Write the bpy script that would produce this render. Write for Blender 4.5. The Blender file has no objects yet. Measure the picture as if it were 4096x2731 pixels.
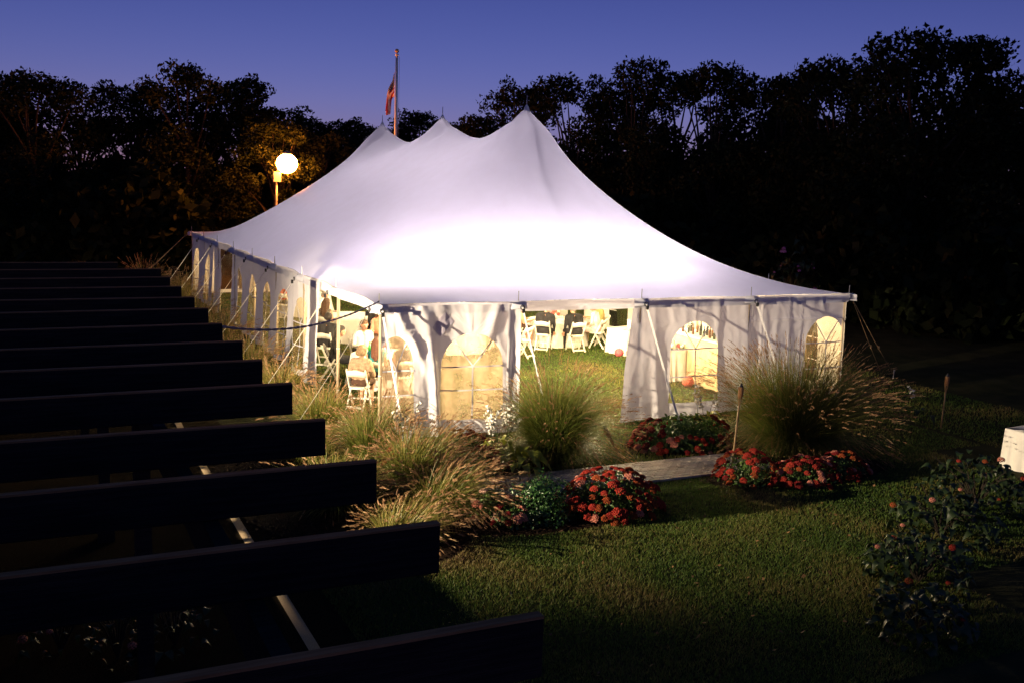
import bpy, bmesh, math, random
import numpy as np
from mathutils import Vector, Matrix, noise

# ------------------------------------------------------------------ camera, sky, exposure
scene = bpy.context.scene
COL = scene.collection
PI = math.pi

cam_data = bpy.data.cameras.new('camera')
cam_data.sensor_width = 36.0
cam_data.lens = 35.536
cam_data.clip_start = 0.05
cam_data.clip_end = 1500.0
cam = bpy.data.objects.new('camera', cam_data)
COL.objects.link(cam)
YAW, PITCH, ROLL = math.radians(25.947), math.radians(-8.952), math.radians(1.959)
fwd = Vector((math.sin(YAW) * math.cos(PITCH), math.cos(YAW) * math.cos(PITCH), math.sin(PITCH)))
right0 = Vector((math.cos(YAW), -math.sin(YAW), 0))
up0 = right0.cross(fwd)
right = right0 * math.cos(ROLL) + up0 * math.sin(ROLL)
up = up0 * math.cos(ROLL) - right0 * math.sin(ROLL)
M = Matrix((right, up, -fwd)).transposed().to_4x4()
M.translation = Vector((-6.256, -18.879, 5.008))
cam.matrix_world = M
scene.camera = cam

world = bpy.data.worlds.new('World')
scene.world = world
world.use_nodes = True
wn, wl = world.node_tree.nodes, world.node_tree.links
wn.clear()
w_out = wn.new('ShaderNodeOutputWorld')
w_bg = wn.new('ShaderNodeBackground')
w_mul = wn.new('ShaderNodeMix')
w_mul.data_type = 'RGBA'
w_mul.blend_type = 'MULTIPLY'
w_mul.inputs[0].default_value = 1.0
w_sky = wn.new('ShaderNodeTexSky')
w_sky.sky_type = 'NISHITA'
w_sky.sun_disc = False
w_sky.sun_elevation = math.radians(10.0)
w_sky.sun_rotation = math.radians(205.0)
w_sky.altitude = 0
w_sky.air_density = 1.0
w_sky.dust_density = 0.0
w_sky.ozone_density = 6.0
# dusk: the same sky, dimmed towards the zenith and shifted to blue violet
w_tc = wn.new('ShaderNodeTexCoord'); w_sep = wn.new('ShaderNodeSeparateXYZ'); w_ramp = wn.new('ShaderNodeValToRGB')
wl.new(w_tc.outputs['Generated'], w_sep.inputs[0]); wl.new(w_sep.outputs['Z'], w_ramp.inputs[0])
for e_, (p_, c_) in zip([w_ramp.color_ramp.elements[0], w_ramp.color_ramp.elements[1], w_ramp.color_ramp.elements.new(0.25)],
                        [(0.07, (1.24, 0.56, 1.00)), (0.70, (0.08, 0.042, 0.10)), (0.36, (0.46, 0.20, 0.42))]):
    e_.position = p_; e_.color = (c_[0], c_[1], c_[2], 1)
wl.new(w_ramp.outputs[0], w_mul.inputs[7])
wl.new(w_sky.outputs[0], w_mul.inputs[6])
wl.new(w_mul.outputs[2], w_bg.inputs[0])
w_bg.inputs[1].default_value = 0.066
wl.new(w_bg.outputs[0], w_out.inputs[0])

scene.view_settings.view_transform = 'Standard'
scene.view_settings.look = 'None'
scene.view_settings.gamma = 1.0
scene.view_settings.use_curve_mapping = False
scene.view_settings.exposure = 0.0
scene.cycles.use_denoising = True
scene.cycles.use_light_tree = True
scene.cycles.max_bounces = 7
scene.cycles.diffuse_bounces = 3
scene.cycles.transmission_bounces = 6
scene.cycles.transparent_max_bounces = 12
scene.cycles.sample_clamp_indirect = 4.0
scene.cycles.caustics_reflective = False
scene.cycles.caustics_refractive = False

# lamps of the place (built further down): strengths gathered here
STRING_W = 1450.0         # each string of bulbs under the canopy
FLOOD_W = 28000.0         # floodlight on its post left of the pergola
YARD_W = 3600.0          # pole lamp behind the tent

# ------------------------------------------------------------------ helpers
def smooth(a, b, x):
    t = min(1.0, max(0.0, (x - a) / (b - a)))
    return t * t * (3 - 2 * t)

def gz(x, y):
    return -0.2 + 0.2 * smooth(0, 8, y)

def set_props(o, label=None, cat=None, group=None, kind=None):
    if label: o['label'] = label
    if cat: o['category'] = cat
    if group: o['group'] = group
    if kind: o['kind'] = kind
    return o

def thing(name, label, cat, loc=(0, 0, 0), rotz=0.0, group=None):
    o = bpy.data.objects.new(name, None)
    o.empty_display_size = 0.2
    COL.objects.link(o)
    o.location = loc
    o.rotation_euler = (0, 0, rotz)
    return set_props(o, label, cat, group)

class MB:
    """collects simple shapes into one mesh"""
    def __init__(s):
        s.v = []; s.f = []; s.m = []
    def add(s, verts, faces, mi=0):
        n = len(s.v)
        s.v.extend([tuple(p) for p in verts])
        s.f.extend([tuple(i + n for i in f) for f in faces])
        s.m.extend([mi] * len(faces))
    def box(s, c, d, rot=None, mi=0):
        hx, hy, hz = d[0] / 2, d[1] / 2, d[2] / 2
        vs = [Vector((x, y, z)) for z in (-hz, hz) for y in (-hy, hy) for x in (-hx, hx)]
        if rot is not None: vs = [rot @ p for p in vs]
        c = Vector(c)
        s.add([p + c for p in vs], [(0, 2, 3, 1), (4, 5, 7, 6), (0, 1, 5, 4), (2, 6, 7, 3), (0, 4, 6, 2), (1, 3, 7, 5)], mi)
    def bar(s, a, b, w, t, side=None, mi=0):
        a, b = Vector(a), Vector(b)
        d = (b - a); L = d.length; d.normalize()
        sd = Vector(side) if side is not None else Vector((1, 0, 0))
        sd = (sd - d * sd.dot(d)).normalized()
        n = d.cross(sd)
        s.box((a + b) / 2, (w, t, L), Matrix((sd, n, d)).transposed(), mi)
    def tube(s, pts, rad, seg=8, cap=True, mi=0):
        pts = [Vector(p) for p in pts]
        if not hasattr(rad, '__len__'): rad = [rad] * len(pts)
        base = len(s.v); n = len(pts)
        prev = None
        for i, p in enumerate(pts):
            t = (pts[min(i + 1, n - 1)] - pts[max(i - 1, 0)]).normalized()
            if prev is None:
                a = Vector((0, 0, 1)) if abs(t.z) < 0.9 else Vector((1, 0, 0))
                u = t.cross(a).normalized()
            else:
                u = (prev - t * prev.dot(t)).normalized()
            prev = u
            w = t.cross(u)
            for k in range(seg):
                an = 2 * PI * k / seg
                s.v.append(tuple(p + (u * math.cos(an) + w * math.sin(an)) * rad[i]))
        for i in range(n - 1):
            for k in range(seg):
                k2 = (k + 1) % seg
                s.f.append((base + i * seg + k, base + i * seg + k2, base + (i + 1) * seg + k2, base + (i + 1) * seg + k))
                s.m.append(mi)
        if cap:
            s.f.append(tuple(base + k for k in range(seg))[::-1]); s.m.append(mi)
            s.f.append(tuple(base + (n - 1) * seg + k for k in range(seg))); s.m.append(mi)
    def lathe(s, prof, c=(0, 0, 0), seg=16, mi=0):
        base = len(s.v); n = len(prof)
        for r, z in prof:
            for k in range(seg):
                a = 2 * PI * k / seg
                s.v.append((c[0] + r * math.cos(a), c[1] + r * math.sin(a), c[2] + z))
        for i in range(n - 1):
            for k in range(seg):
                k2 = (k + 1) % seg
                s.f.append((base + i * seg + k, base + i * seg + k2, base + (i + 1) * seg + k2, base + (i + 1) * seg + k)); s.m.append(mi)
    def ball(s, c, r, seg=10, rings=6, mi=0):
        r = r if hasattr(r, '__len__') else (r, r, r)
        base = len(s.v)
        s.v.append((c[0], c[1], c[2] - r[2]))
        for i in range(1, rings):
            ph = -PI / 2 + PI * i / rings
            for k in range(seg):
                a = 2 * PI * k / seg
                s.v.append((c[0] + r[0] * math.cos(ph) * math.cos(a), c[1] + r[1] * math.cos(ph) * math.sin(a), c[2] + r[2] * math.sin(ph)))
        s.v.append((c[0], c[1], c[2] + r[2]))
        top = len(s.v) - 1
        for k in range(seg):
            k2 = (k + 1) % seg
            s.f.append((base, base + 1 + k2, base + 1 + k)); s.m.append(mi)
            s.f.append((top, base + 1 + (rings - 2) * seg + k, base + 1 + (rings - 2) * seg + k2)); s.m.append(mi)
        for i in range(rings - 2):
            for k in range(seg):
                k2 = (k + 1) % seg
                a = base + 1 + i * seg
                s.f.append((a + k, a + k2, a + seg + k2, a + seg + k)); s.m.append(mi)
    def mesh(s, name, smooth_=False):
        me = bpy.data.meshes.new(name)
        me.from_pydata(s.v, [], s.f)
        if any(s.m): me.polygons.foreach_set('material_index', s.m)
        if smooth_: me.polygons.foreach_set('use_smooth', [True] * len(me.polygons))
        me.update()
        return me

def np_mesh(name, V, F, smooth_=False):
    """V (n,3), F (m,k) arrays -> mesh, fast"""
    me = bpy.data.meshes.new(name)
    V = np.asarray(V, np.float32); F = np.asarray(F, np.int32)
    k = F.shape[1]
    me.vertices.add(len(V)); me.vertices.foreach_set('co', V.ravel())
    me.loops.add(F.size); me.loops.foreach_set('vertex_index', F.ravel())
    me.polygons.add(len(F))
    me.polygons.foreach_set('loop_start', np.arange(0, F.size, k, dtype=np.int32))
    me.polygons.foreach_set('loop_total', np.full(len(F), k, np.int32))
    if smooth_: me.polygons.foreach_set('use_smooth', np.ones(len(F), bool))
    me.update(calc_edges=True)
    return me

def set_attr(me, name, vals):
    a = me.attributes.new(name, 'FLOAT', 'POINT')
    a.data.foreach_set('value', np.asarray(vals, np.float32))

def obj(name, me, mat=None, parent=None, world_coords=False, loc=None, rot=None, scale=None):
    """mesh object; with world_coords the verts are world and are moved into the parent's frame"""
    o = bpy.data.objects.new(name, me)
    COL.objects.link(o)
    mats = mat if isinstance(mat, (list, tuple)) else [mat]
    if not me.materials:
        for m_ in mats: me.materials.append(m_)
    else:
        for i, m_ in enumerate(mats):
            if i < len(me.materials) and me.materials[i] != m_:
                o.material_slots[i].link = 'OBJECT'; o.material_slots[i].material = m_
    if loc is not None: o.location = loc
    if rot is not None: o.rotation_euler = rot
    if scale is not None: o.scale = scale if hasattr(scale, '__len__') else (scale,) * 3
    if parent is not None:
        o.parent = parent
        if world_coords:
            p = parent; off = Vector((0, 0, 0))
            while p is not None: off += Vector(p.location); p = p.parent
            o.location = Vector(o.location) - off
    return o

def copy_tree(o, parent=None):
    c = o.copy(); COL.objects.link(c); c.parent = parent
    for ch in list(o.children): copy_tree(ch, c)
    return c

# ------------------------------------------------------------------ materials
MATS = {}
def new_mat(name):
    m = bpy.data.materials.new(name); m.use_nodes = True
    n = m.node_tree.nodes; n.clear()
    MATS[name] = m
    return m, n, m.node_tree.links

def rgba(c): return (c[0], c[1], c[2], 1.0)

def principled(name, color, rough=0.6, spec=0.3, metal=0.0, var=0.0, vscale=8.0, color2=None, bump=0.0, bscale=60.0, stretch=(1, 1, 1), sheen=0.0, trans=0.0):
    m, n, l = new_mat(name)
    out = n.new('ShaderNodeOutputMaterial'); b = n.new('ShaderNodeBsdfPrincipled')
    b.inputs['Base Color'].default_value = rgba(color)
    b.inputs['Roughness'].default_value = rough
    b.inputs['Metallic'].default_value = metal
    b.inputs['Specular IOR Level'].default_value = spec
    tc = n.new('ShaderNodeTexCoord'); mp = n.new('ShaderNodeMapping')
    mp.inputs['Scale'].default_value = stretch
    l.new(tc.outputs['Object'], mp.inputs['Vector'])
    if var or color2 is not None:
        t = n.new('ShaderNodeTexNoise'); t.inputs['Scale'].default_value = vscale; t.inputs['Detail'].default_value = 5
        l.new(mp.outputs[0], t.inputs['Vector'])
        r = n.new('ShaderNodeValToRGB')
        c2 = color2 if color2 is not None else tuple(min(1, c * (1 + var)) for c in color)
        c1 = color if color2 is not None else tuple(c * (1 - var) for c in color)
        r.color_ramp.elements[0].position = 0.35; r.color_ramp.elements[0].color = rgba(c1)
        r.color_ramp.elements[1].position = 0.68; r.color_ramp.elements[1].color = rgba(c2)
        l.new(t.outputs[0], r.inputs[0]); l.new(r.outputs[0], b.inputs['Base Color'])
    if bump:
        t2 = n.new('ShaderNodeTexNoise'); t2.inputs['Scale'].default_value = bscale; t2.inputs['Detail'].default_value = 4
        l.new(mp.outputs[0], t2.inputs['Vector'])
        bp = n.new('ShaderNodeBump'); bp.inputs['Strength'].default_value = bump; bp.inputs['Distance'].default_value = 0.02
        l.new(t2.outputs[0], bp.inputs['Height']); l.new(bp.outputs[0], b.inputs['Normal'])
    if trans:
        tr = n.new('ShaderNodeBsdfTranslucent'); tr.inputs[0].default_value = rgba(color)
        mx = n.new('ShaderNodeMixShader'); mx.inputs[0].default_value = trans
        l.new(b.outputs[0], mx.inputs[1]); l.new(tr.outputs[0], mx.inputs[2]); l.new(mx.outputs[0], out.inputs[0])
    else:
        l.new(b.outputs[0], out.inputs[0])
    return m

def fabric(name, refl, transl, t=0.5, gloss=0.04, bump=0.15):
    """tent vinyl: reflects, and lets light through"""
    m, n, l = new_mat(name)
    out = n.new('ShaderNodeOutputMaterial')
    tc = n.new('ShaderNodeTexCoord')
    ns = n.new('ShaderNodeTexNoise'); ns.inputs['Scale'].default_value = 2.2; ns.inputs['Detail'].default_value = 8
    l.new(tc.outputs['Object'], ns.inputs['Vector'])
    mr = n.new('ShaderNodeMapRange'); mr.inputs[3].default_value = 0.93; mr.inputs[4].default_value = 1.04
    l.new(ns.outputs[0], mr.inputs[0])
    bp = n.new('ShaderNodeBump'); bp.inputs['Strength'].default_value = bump; bp.inputs['Distance'].default_value = 0.03
    l.new(ns.outputs[0], bp.inputs['Height'])
    def tint(c):
        v = n.new('ShaderNodeVectorMath'); v.operation = 'SCALE'; v.inputs[0].default_value = c
        l.new(mr.outputs[0], v.inputs['Scale']); return v.outputs[0]
    d = n.new('ShaderNodeBsdfDiffuse'); l.new(tint(refl), d.inputs[0]); l.new(bp.outputs[0], d.inputs['Normal'])
    tr = n.new('ShaderNodeBsdfTranslucent'); l.new(tint(transl), tr.inputs[0]); l.new(bp.outputs[0], tr.inputs['Normal'])
    g = n.new('ShaderNodeBsdfGlossy'); g.inputs['Roughness'].default_value = 0.35; g.inputs[0].default_value = (0.9, 0.9, 0.9, 1); l.new(bp.outputs[0], g.inputs['Normal'])
    mx = n.new('ShaderNodeMixShader'); mx.inputs[0].default_value = t
    l.new(d.outputs[0], mx.inputs[1]); l.new(tr.outputs[0], mx.inputs[2])
    m2 = n.new('ShaderNodeMixShader'); m2.inputs[0].default_value = gloss
    l.new(mx.outputs[0], m2.inputs[1]); l.new(g.outputs[0], m2.inputs[2])
    l.new(m2.outputs[0], out.inputs[0])
    return m

def vinyl(name, haze, col=(0.9, 0.86, 0.8)):
    m, n, l = new_mat(name)
    out = n.new('ShaderNodeOutputMaterial')
    tp = n.new('ShaderNodeBsdfTransparent'); tp.inputs[0].default_value = (0.95, 0.93, 0.9, 1)
    d = n.new('ShaderNodeBsdfDiffuse'); d.inputs[0].default_value = rgba(col)
    tr = n.new('ShaderNodeBsdfTranslucent'); tr.inputs[0].default_value = rgba(col)
    a = n.new('ShaderNodeMixShader'); a.inputs[0].default_value = 0.62
    l.new(d.outputs[0], a.inputs[1]); l.new(tr.outputs[0], a.inputs[2])
    tc = n.new('ShaderNodeTexCoord'); ns = n.new('ShaderNodeTexNoise'); ns.inputs['Scale'].default_value = 3.0; ns.inputs['Detail'].default_value = 3
    l.new(tc.outputs['Object'], ns.inputs['Vector'])
    mr = n.new('ShaderNodeMapRange'); mr.inputs[1].default_value = 0.3; mr.inputs[2].default_value = 0.7; mr.inputs[3].default_value = haze * 0.6; mr.inputs[4].default_value = haze * 1.3
    l.new(ns.outputs[0], mr.inputs[0])
    b = n.new('ShaderNodeMixShader'); l.new(mr.outputs[0], b.inputs[0])
    l.new(tp.outputs[0], b.inputs[1]); l.new(a.outputs[0], b.inputs[2])
    g = n.new('ShaderNodeBsdfGlossy'); g.inputs['Roughness'].default_value = 0.12
    bp = n.new('ShaderNodeBump'); bp.inputs['Strength'].default_value = 0.25; bp.inputs['Distance'].default_value = 0.05
    l.new(ns.outputs[0], bp.inputs['Height']); l.new(bp.outputs[0], g.inputs['Normal'])
    fr = n.new('ShaderNodeFresnel'); fr.inputs[0].default_value = 1.3
    c = n.new('ShaderNodeMixShader'); l.new(fr.outputs[0], c.inputs[0])
    l.new(b.outputs[0], c.inputs[1]); l.new(g.outputs[0], c.inputs[2])
    l.new(c.outputs[0], out.inputs[0])
    return m

def emission(name, color, strength):
    m, n, l = new_mat(name)
    out = n.new('ShaderNodeOutputMaterial'); e = n.new('ShaderNodeEmission')
    e.inputs[0].default_value = rgba(color); e.inputs[1].default_value = strength
    l.new(e.outputs[0], out.inputs[0])
    return m

def leafy(name, stops, trans=0.35, rough=0.55, spec=0.25):
    """leaf / blade material, colour from the per-leaf attribute 'tint' over a ramp"""
    m, n, l = new_mat(name)
    out = n.new('ShaderNodeOutputMaterial')
    at = n.new('ShaderNodeAttribute'); at.attribute_name = 'tint'
    r = n.new('ShaderNodeValToRGB')
    el = r.color_ramp.elements
    while len(el) < len(stops): el.new(0.5)
    for e, (p, c) in zip(el, stops):
        e.position = p; e.color = rgba(c)
    l.new(at.outputs['Fac'], r.inputs[0])
    b = n.new('ShaderNodeBsdfPrincipled'); b.inputs['Roughness'].default_value = rough; b.inputs['Specular IOR Level'].default_value = spec
    tr = n.new('ShaderNodeBsdfTranslucent')
    l.new(r.outputs[0], b.inputs['Base Color']); l.new(r.outputs[0], tr.inputs[0])
    mx = n.new('ShaderNodeMixShader'); mx.inputs[0].default_value = trans
    l.new(b.outputs[0], mx.inputs[1]); l.new(tr.outputs[0], mx.inputs[2]); l.new(mx.outputs[0], out.inputs[0])
    return m

M_CANOPY = fabric('canopy_vinyl', (0.80, 0.80, 0.84), (0.40, 0.445, 1.0), t=0.46, bump=0.08)
M_WALL = fabric('sidewall_vinyl', (0.86, 0.84, 0.88), (0.70, 0.66, 0.82), t=0.07, gloss=0.07, bump=0.3)
M_WALLFAR = fabric('sidewall_vinyl_worn', (0.72, 0.68, 0.62), (0.75, 0.66, 0.5), t=0.15, bump=0.3)
M_VALANCE = fabric('valance_vinyl', (0.76, 0.76, 0.84), (0.62, 0.60, 0.76), t=0.16, gloss=0.08, bump=0.35)
M_PANE = vinyl('clear_vinyl', 0.03)
M_PANE_MILKY = vinyl('milky_vinyl', 0.52, (0.56, 0.42, 0.31))
M_PANE_FAR = vinyl('yellowed_vinyl', 0.14, (0.80, 0.60, 0.34))
M_MUNTIN = principled('white_webbing', (0.75, 0.73, 0.78), 0.7, var=0.08)
M_STRAP = principled('strap_webbing', (0.82, 0.80, 0.78), 0.65, var=0.1, vscale=30, bump=0.3, bscale=200)
M_POLE = principled('pole_wood', (0.50, 0.40, 0.27), 0.55, var=0.2, vscale=6, stretch=(6, 6, 0.6))
M_STEEL = principled('galvanised_steel', (0.30, 0.30, 0.32), 0.4, metal=0.7, var=0.2)
M_DARKMETAL = principled('dark_metal', (0.05, 0.05, 0.055), 0.45, metal=0.5, var=0.3)
M_ROPE = principled('hemp_rope', (0.42, 0.30, 0.16), 0.9, var=0.25, vscale=60, bump=0.6, bscale=90)
M_BLUEROPE = principled('blue_rope', (0.10, 0.13, 0.34), 0.8, color2=(0.34, 0.30, 0.40), vscale=40, bump=0.6, bscale=90)
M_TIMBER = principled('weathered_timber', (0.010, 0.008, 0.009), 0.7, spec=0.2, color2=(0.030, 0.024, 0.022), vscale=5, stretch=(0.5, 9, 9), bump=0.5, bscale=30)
M_LITTOP = principled('lit_top_line', (0.20, 0.115, 0.05), 0.75, spec=0.1, color2=(0.34, 0.20, 0.09), vscale=6, stretch=(.6, 8, 8))  # warm pale tone stands for light catching the rafter tops
M_WHITEPAINT = principled('white_paint', (0.80, 0.76, 0.66), 0.45, spec=0.4, var=0.05, vscale=20)
M_CLOTH = principled('white_tablecloth', (0.82, 0.78, 0.70), 0.85, var=0.05, vscale=4, bump=0.25, bscale=12, trans=0.1)
M_GROUND = principled('soil_and_turf', (0.018, 0.020, 0.009), 0.95, spec=0.05, color2=(0.040, 0.038, 0.018), vscale=1.6, bump=0.6, bscale=30)
M_MULCH = principled('bark_mulch', (0.010, 0.006, 0.004), 0.95, spec=0.05, color2=(0.030, 0.018, 0.011), vscale=22, bump=1.0, bscale=45)
M_TERRACE = principled('gravel_terrace', (0.012, 0.010, 0.007), 0.95, spec=0.0, color2=(0.032, 0.025, 0.016), vscale=50, bump=0.8, bscale=120)
M_BARK = principled('tree_bark', (0.030, 0.022, 0.016), 0.9, var=0.4, vscale=9, stretch=(4, 4, 0.7), bump=0.8, bscale=25)
M_BRICK = [principled('paver_brick_%d' % i, c, 0.55, spec=0.35, var=0.22, vscale=14, bump=0.35, bscale=60)
           for i, c in enumerate([(0.42, 0.36, 0.30), (0.46, 0.40, 0.34), (0.36, 0.29, 0.24), (0.44, 0.36, 0.31)])]
M_BAMBOO = principled('bamboo', (0.36, 0.22, 0.09), 0.4, spec=0.45, var=0.25, vscale=10, stretch=(3, 3, 0.8))
M_WICKER = principled('woven_cane', (0.24, 0.10, 0.035), 0.6, color2=(0.45, 0.22, 0.09), vscale=70, bump=1.0, bscale=90)

# ------------------------------------------------------------------ ground
def ground_sheet():
    ys = [-120, -40, -20] + [-14 + 0.5 * i for i in range(61)] + [25, 60, 150, 420]
    xs = [-300, -60, -20, -8, -4, 0, 4, 8, 12, 16, 24, 60, 300]
    V = [(x, y, gz(x, y)) for y in ys for x in xs]
    n = len(xs)
    F = [(j * n + i, j * n + i + 1, (j + 1) * n + i + 1, (j + 1) * n + i) for j in range(len(ys) - 1) for i in range(n - 1)]
    o = obj('ground', np_mesh('ground', V, F), M_GROUND)
    set_props(o, kind='structure', label='dark turf and soil stretching to the woods')
ground_sheet()

def blob_sheet(name, cx, cy, rx, ry, z, mat, label, seed, n=56, rough=0.10):
    rnd = random.Random(seed)
    ph = [rnd.uniform(0, 6.28) for _ in range(4)]
    V = [(cx, cy, gz(cx, cy) + z + 0.02)]
    for k in range(n):
        a = 2 * PI * k / n
        r = 1 + rough * (math.sin(2 * a + ph[0]) * .5 + math.sin(3 * a + ph[1]) * .6 + math.sin(5 * a + ph[2]) * .35 + math.sin(11 * a + ph[3]) * .2)
        x, y = cx + rx * r * math.cos(a), cy + ry * r * math.sin(a)
        V.append((x, y, gz(x, y) + z))
    F = [(0, 1 + k, 1 + (k + 1) % n) for k in range(n)]
    o = obj(name, np_mesh(name, V, F), mat)
    set_props(o, kind='structure', label=label)
    return (cx, cy, rx, ry)

BEDS = [
    blob_sheet('planting_bed', 1.15, -5.35, 1.95, 0.75, 0.006, M_MULCH, 'dark mulch bed under the box shrub and red sedum', 1),
    blob_sheet('planting_bed', 1.1, -1.9, 2.3, 1.25, 0.008, M_MULCH, 'dark mulch bed along the front tent wall', 2),
    blob_sheet('planting_bed', 6.0, -2.2, 1.5, .85, 0.010, M_MULCH, 'dark mulch bed at the tent corner window', 3),
    blob_sheet('planting_bed', 6.7, -4.75, 2.1, .8, 0.012, M_MULCH, 'dark mulch bed under the right grass clump', 4),
    blob_sheet('planting_bed', -1.6, -2.6, 1.9, 4.2, 0.014, M_MULCH, 'dark mulch bed between pergola and tent corner', 5),
]
def in_bed(x, y):
    r = np.zeros_like(x, bool)
    for cx, cy, rx, ry in BEDS: r |= ((x - cx) / rx) ** 2 + ((y - cy) / ry) ** 2 < 0.95
    return r
PATH_X0, PATH_X1, PATH_Y0, PATH_Y1 = 0.25, 6.45, -4.32, -3.20

def mulch_chips():
    rng = np.random.default_rng(8); V = []
    for cx, cy, rx, ry in BEDS:
        n = int(420 * rx * ry); a = rng.uniform(0, 2 * PI, n); q = np.sqrt(rng.uniform(0, 1.08, n))
        c = np.stack([cx + rx * q * np.cos(a), cy + ry * q * np.sin(a), np.full(n, -.178)], -1)
        t_ = np.clip(c[:, 1] / 8, 0, 1); c[:, 2] += .2 * t_ * t_ * (3 - 2 * t_) + rng.uniform(0, .012, n)
        an = rng.uniform(0, 2 * PI, n); s_ = rng.uniform(.012, .035, n)[:, None]
        u = np.stack([np.cos(an), np.sin(an), rng.normal(0, .35, n)], -1) * s_; v = np.stack([-np.sin(an), np.cos(an), rng.normal(0, .35, n)], -1) * s_ * .4
        V.append(np.stack([c - u - v, c + u - v, c + u + v, c - u + v], 1).reshape(-1, 3))
    V = np.concatenate(V)
    o = obj('bark_chips', np_mesh('bark_chips', V, np.arange(len(V)).reshape(-1, 4)), principled('bark_chip', (.018, .010, .006), .9, spec=.1, color2=(.07, .042, .025), vscale=9))
    set_props(o, kind='stuff', label='scattered bark chips over the planting beds', cat='mulch')
mulch_chips()

def terrace():
    V = [(-9.5, -14, -0.19), (-2.6, -14, -0.19), (-2.6, 8, -0.0 - 0.0), (-9.5, 8, -0.0)]
    ys = [-14, -6, 0, 1, 2, 3, 4, 5, 6, 7, 8, 14]
    V = []; F = []
    for j, y in enumerate(ys):
        for x in (-9.5, -2.7): V.append((x, y, gz(x, y) + 0.004))
        if j: F.append((2 * j - 2, 2 * j - 1, 2 * j + 1, 2 * j))
    set_props(obj('terrace', np_mesh('terrace', V, F), M_TERRACE), kind='structure', label='gravel terrace under the pergola')
terrace()
def light_stripe():  # flat pale strip added: its colour brightens the stripe of light here
    V = []; F = []
    ys = [-11.2, -6, 0, 1, 2, 3, 4, 5]
    for j, y in enumerate(ys):
        for x in (-3.57, -3.44): V.append((x, y, gz(x, y) + .016))
        if j: F.append((2 * j - 2, 2 * j - 1, 2 * j + 1, 2 * j))
    set_props(obj('light_stripe', np_mesh('light_stripe', V, F), principled('pale_light_stripe', (.34, .25, .15), .9, spec=.05, color2=(.46, .35, .22), vscale=60, bump=.6, bscale=120)), kind='structure', label='pale flat strip imitating a stripe of light on the terrace')
light_stripe()

# ------------------------------------------------------------------ lawn blades
def blades(name, n_list, mat, seed, parent=None):
    rng = np.random.default_rng(seed)
    VV = []; TT = []
    for (x0, x1, y0, y1, n, h, w) in n_list:
        x = rng.uniform(x0, x1, n); y = rng.uniform(y0, y1, n)
        keep = ~in_bed(x, y) & ~((x > PATH_X0 - .1) & (x < PATH_X1 + .1) & (y > PATH_Y0 - .05) & (y < PATH_Y1 + .05))
        x, y = x[keep], y[keep]; k = len(x)
        t = np.clip(y / 8, 0, 1); z = -0.2 + 0.2 * t * t * (3 - 2 * t)
        patch = np.array([noise.noise((a * .7, b * .7, 3.1)) for a, b in zip(x, y)])
        hh = h * rng.uniform(.55, 1.25, k) * (1 + .5 * patch)
        an = rng.uniform(0, 2 * PI, k); ln = rng.uniform(.2, .95, k) * hh
        la = rng.uniform(0, 2 * PI, k)
        dx, dy = np.cos(an) * w / 2, np.sin(an) * w / 2
        a = np.stack([x - dx, y - dy, z], -1); b = np.stack([x + dx, y + dy, z], -1)
        c = np.stack([x + np.cos(la) * ln, y + np.sin(la) * ln, z + hh], -1)
        VV.append(np.stack([a, b, c], 1).reshape(-1, 3))
        TT.append(np.repeat(np.clip(.5 + .75 * patch + rng.normal(0, .2, k), 0, 1), 3))
    V = np.concatenate(VV); F = np.arange(len(V)).reshape(-1, 3)
    me = np_mesh(name, V, F); set_attr(me, 'tint', np.concatenate(TT))
    return obj(name, me, mat, parent)
M_LAWN = leafy('lawn_blade', [(0.0, (0.045, 0.100, 0.016)), (0.45, (0.085, 0.140, 0.022)), (0.75, (0.15, 0.155, 0.034)), (1.0, (0.22, 0.16, 0.06))], trans=0.3)
lawn = blades('lawn_grass', [(-3.0, 5.0, -11.5, -4.4, 150000, .045, .010), (5.0, 10.5, -9.5, -4.0, 45000, .05, .012),
                             (-2.5, 12.0, -4.4, 0.4, 60000, .05, .013), (0.1, 12.1, 0.4, 9.0, 70000, .05, .018),
                             (0.1, 12.1, 9.0, 24.0, 30000, .06, .03), (12.2, 16, -6, 4, 15000, .06, .02)], M_LAWN, 5)
def fallen_leaves():
    rng = np.random.default_rng(17); n = 260
    x = rng.uniform(-1, 9, n); y = rng.uniform(-11, -4.6, n); c = np.stack([x, y, np.full(n, -.165)], -1)
    an = rng.uniform(0, 2 * PI, n); s_ = rng.uniform(.018, .04, n)[:, None]
    u = np.stack([np.cos(an), np.sin(an), rng.normal(0, .4, n)], -1) * s_; v = np.stack([-np.sin(an), np.cos(an), rng.normal(0, .4, n)], -1) * s_ * .6
    V = np.stack([c - u, c - v, c + u, c + v], 1).reshape(-1, 3)
    o = obj('fallen_leaves', np_mesh('fallen_leaves', V, np.arange(4 * n).reshape(-1, 4)), principled('dry_leaf', (.10, .05, .02), .8, color2=(.26, .15, .06), vscale=3))
    set_props(o, kind='stuff', label='dry leaves scattered over the lawn', cat='leaves')
fallen_leaves()
set_props(lawn, kind='stuff', label='short mown lawn in front of and inside the tent', cat='grass')

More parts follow.
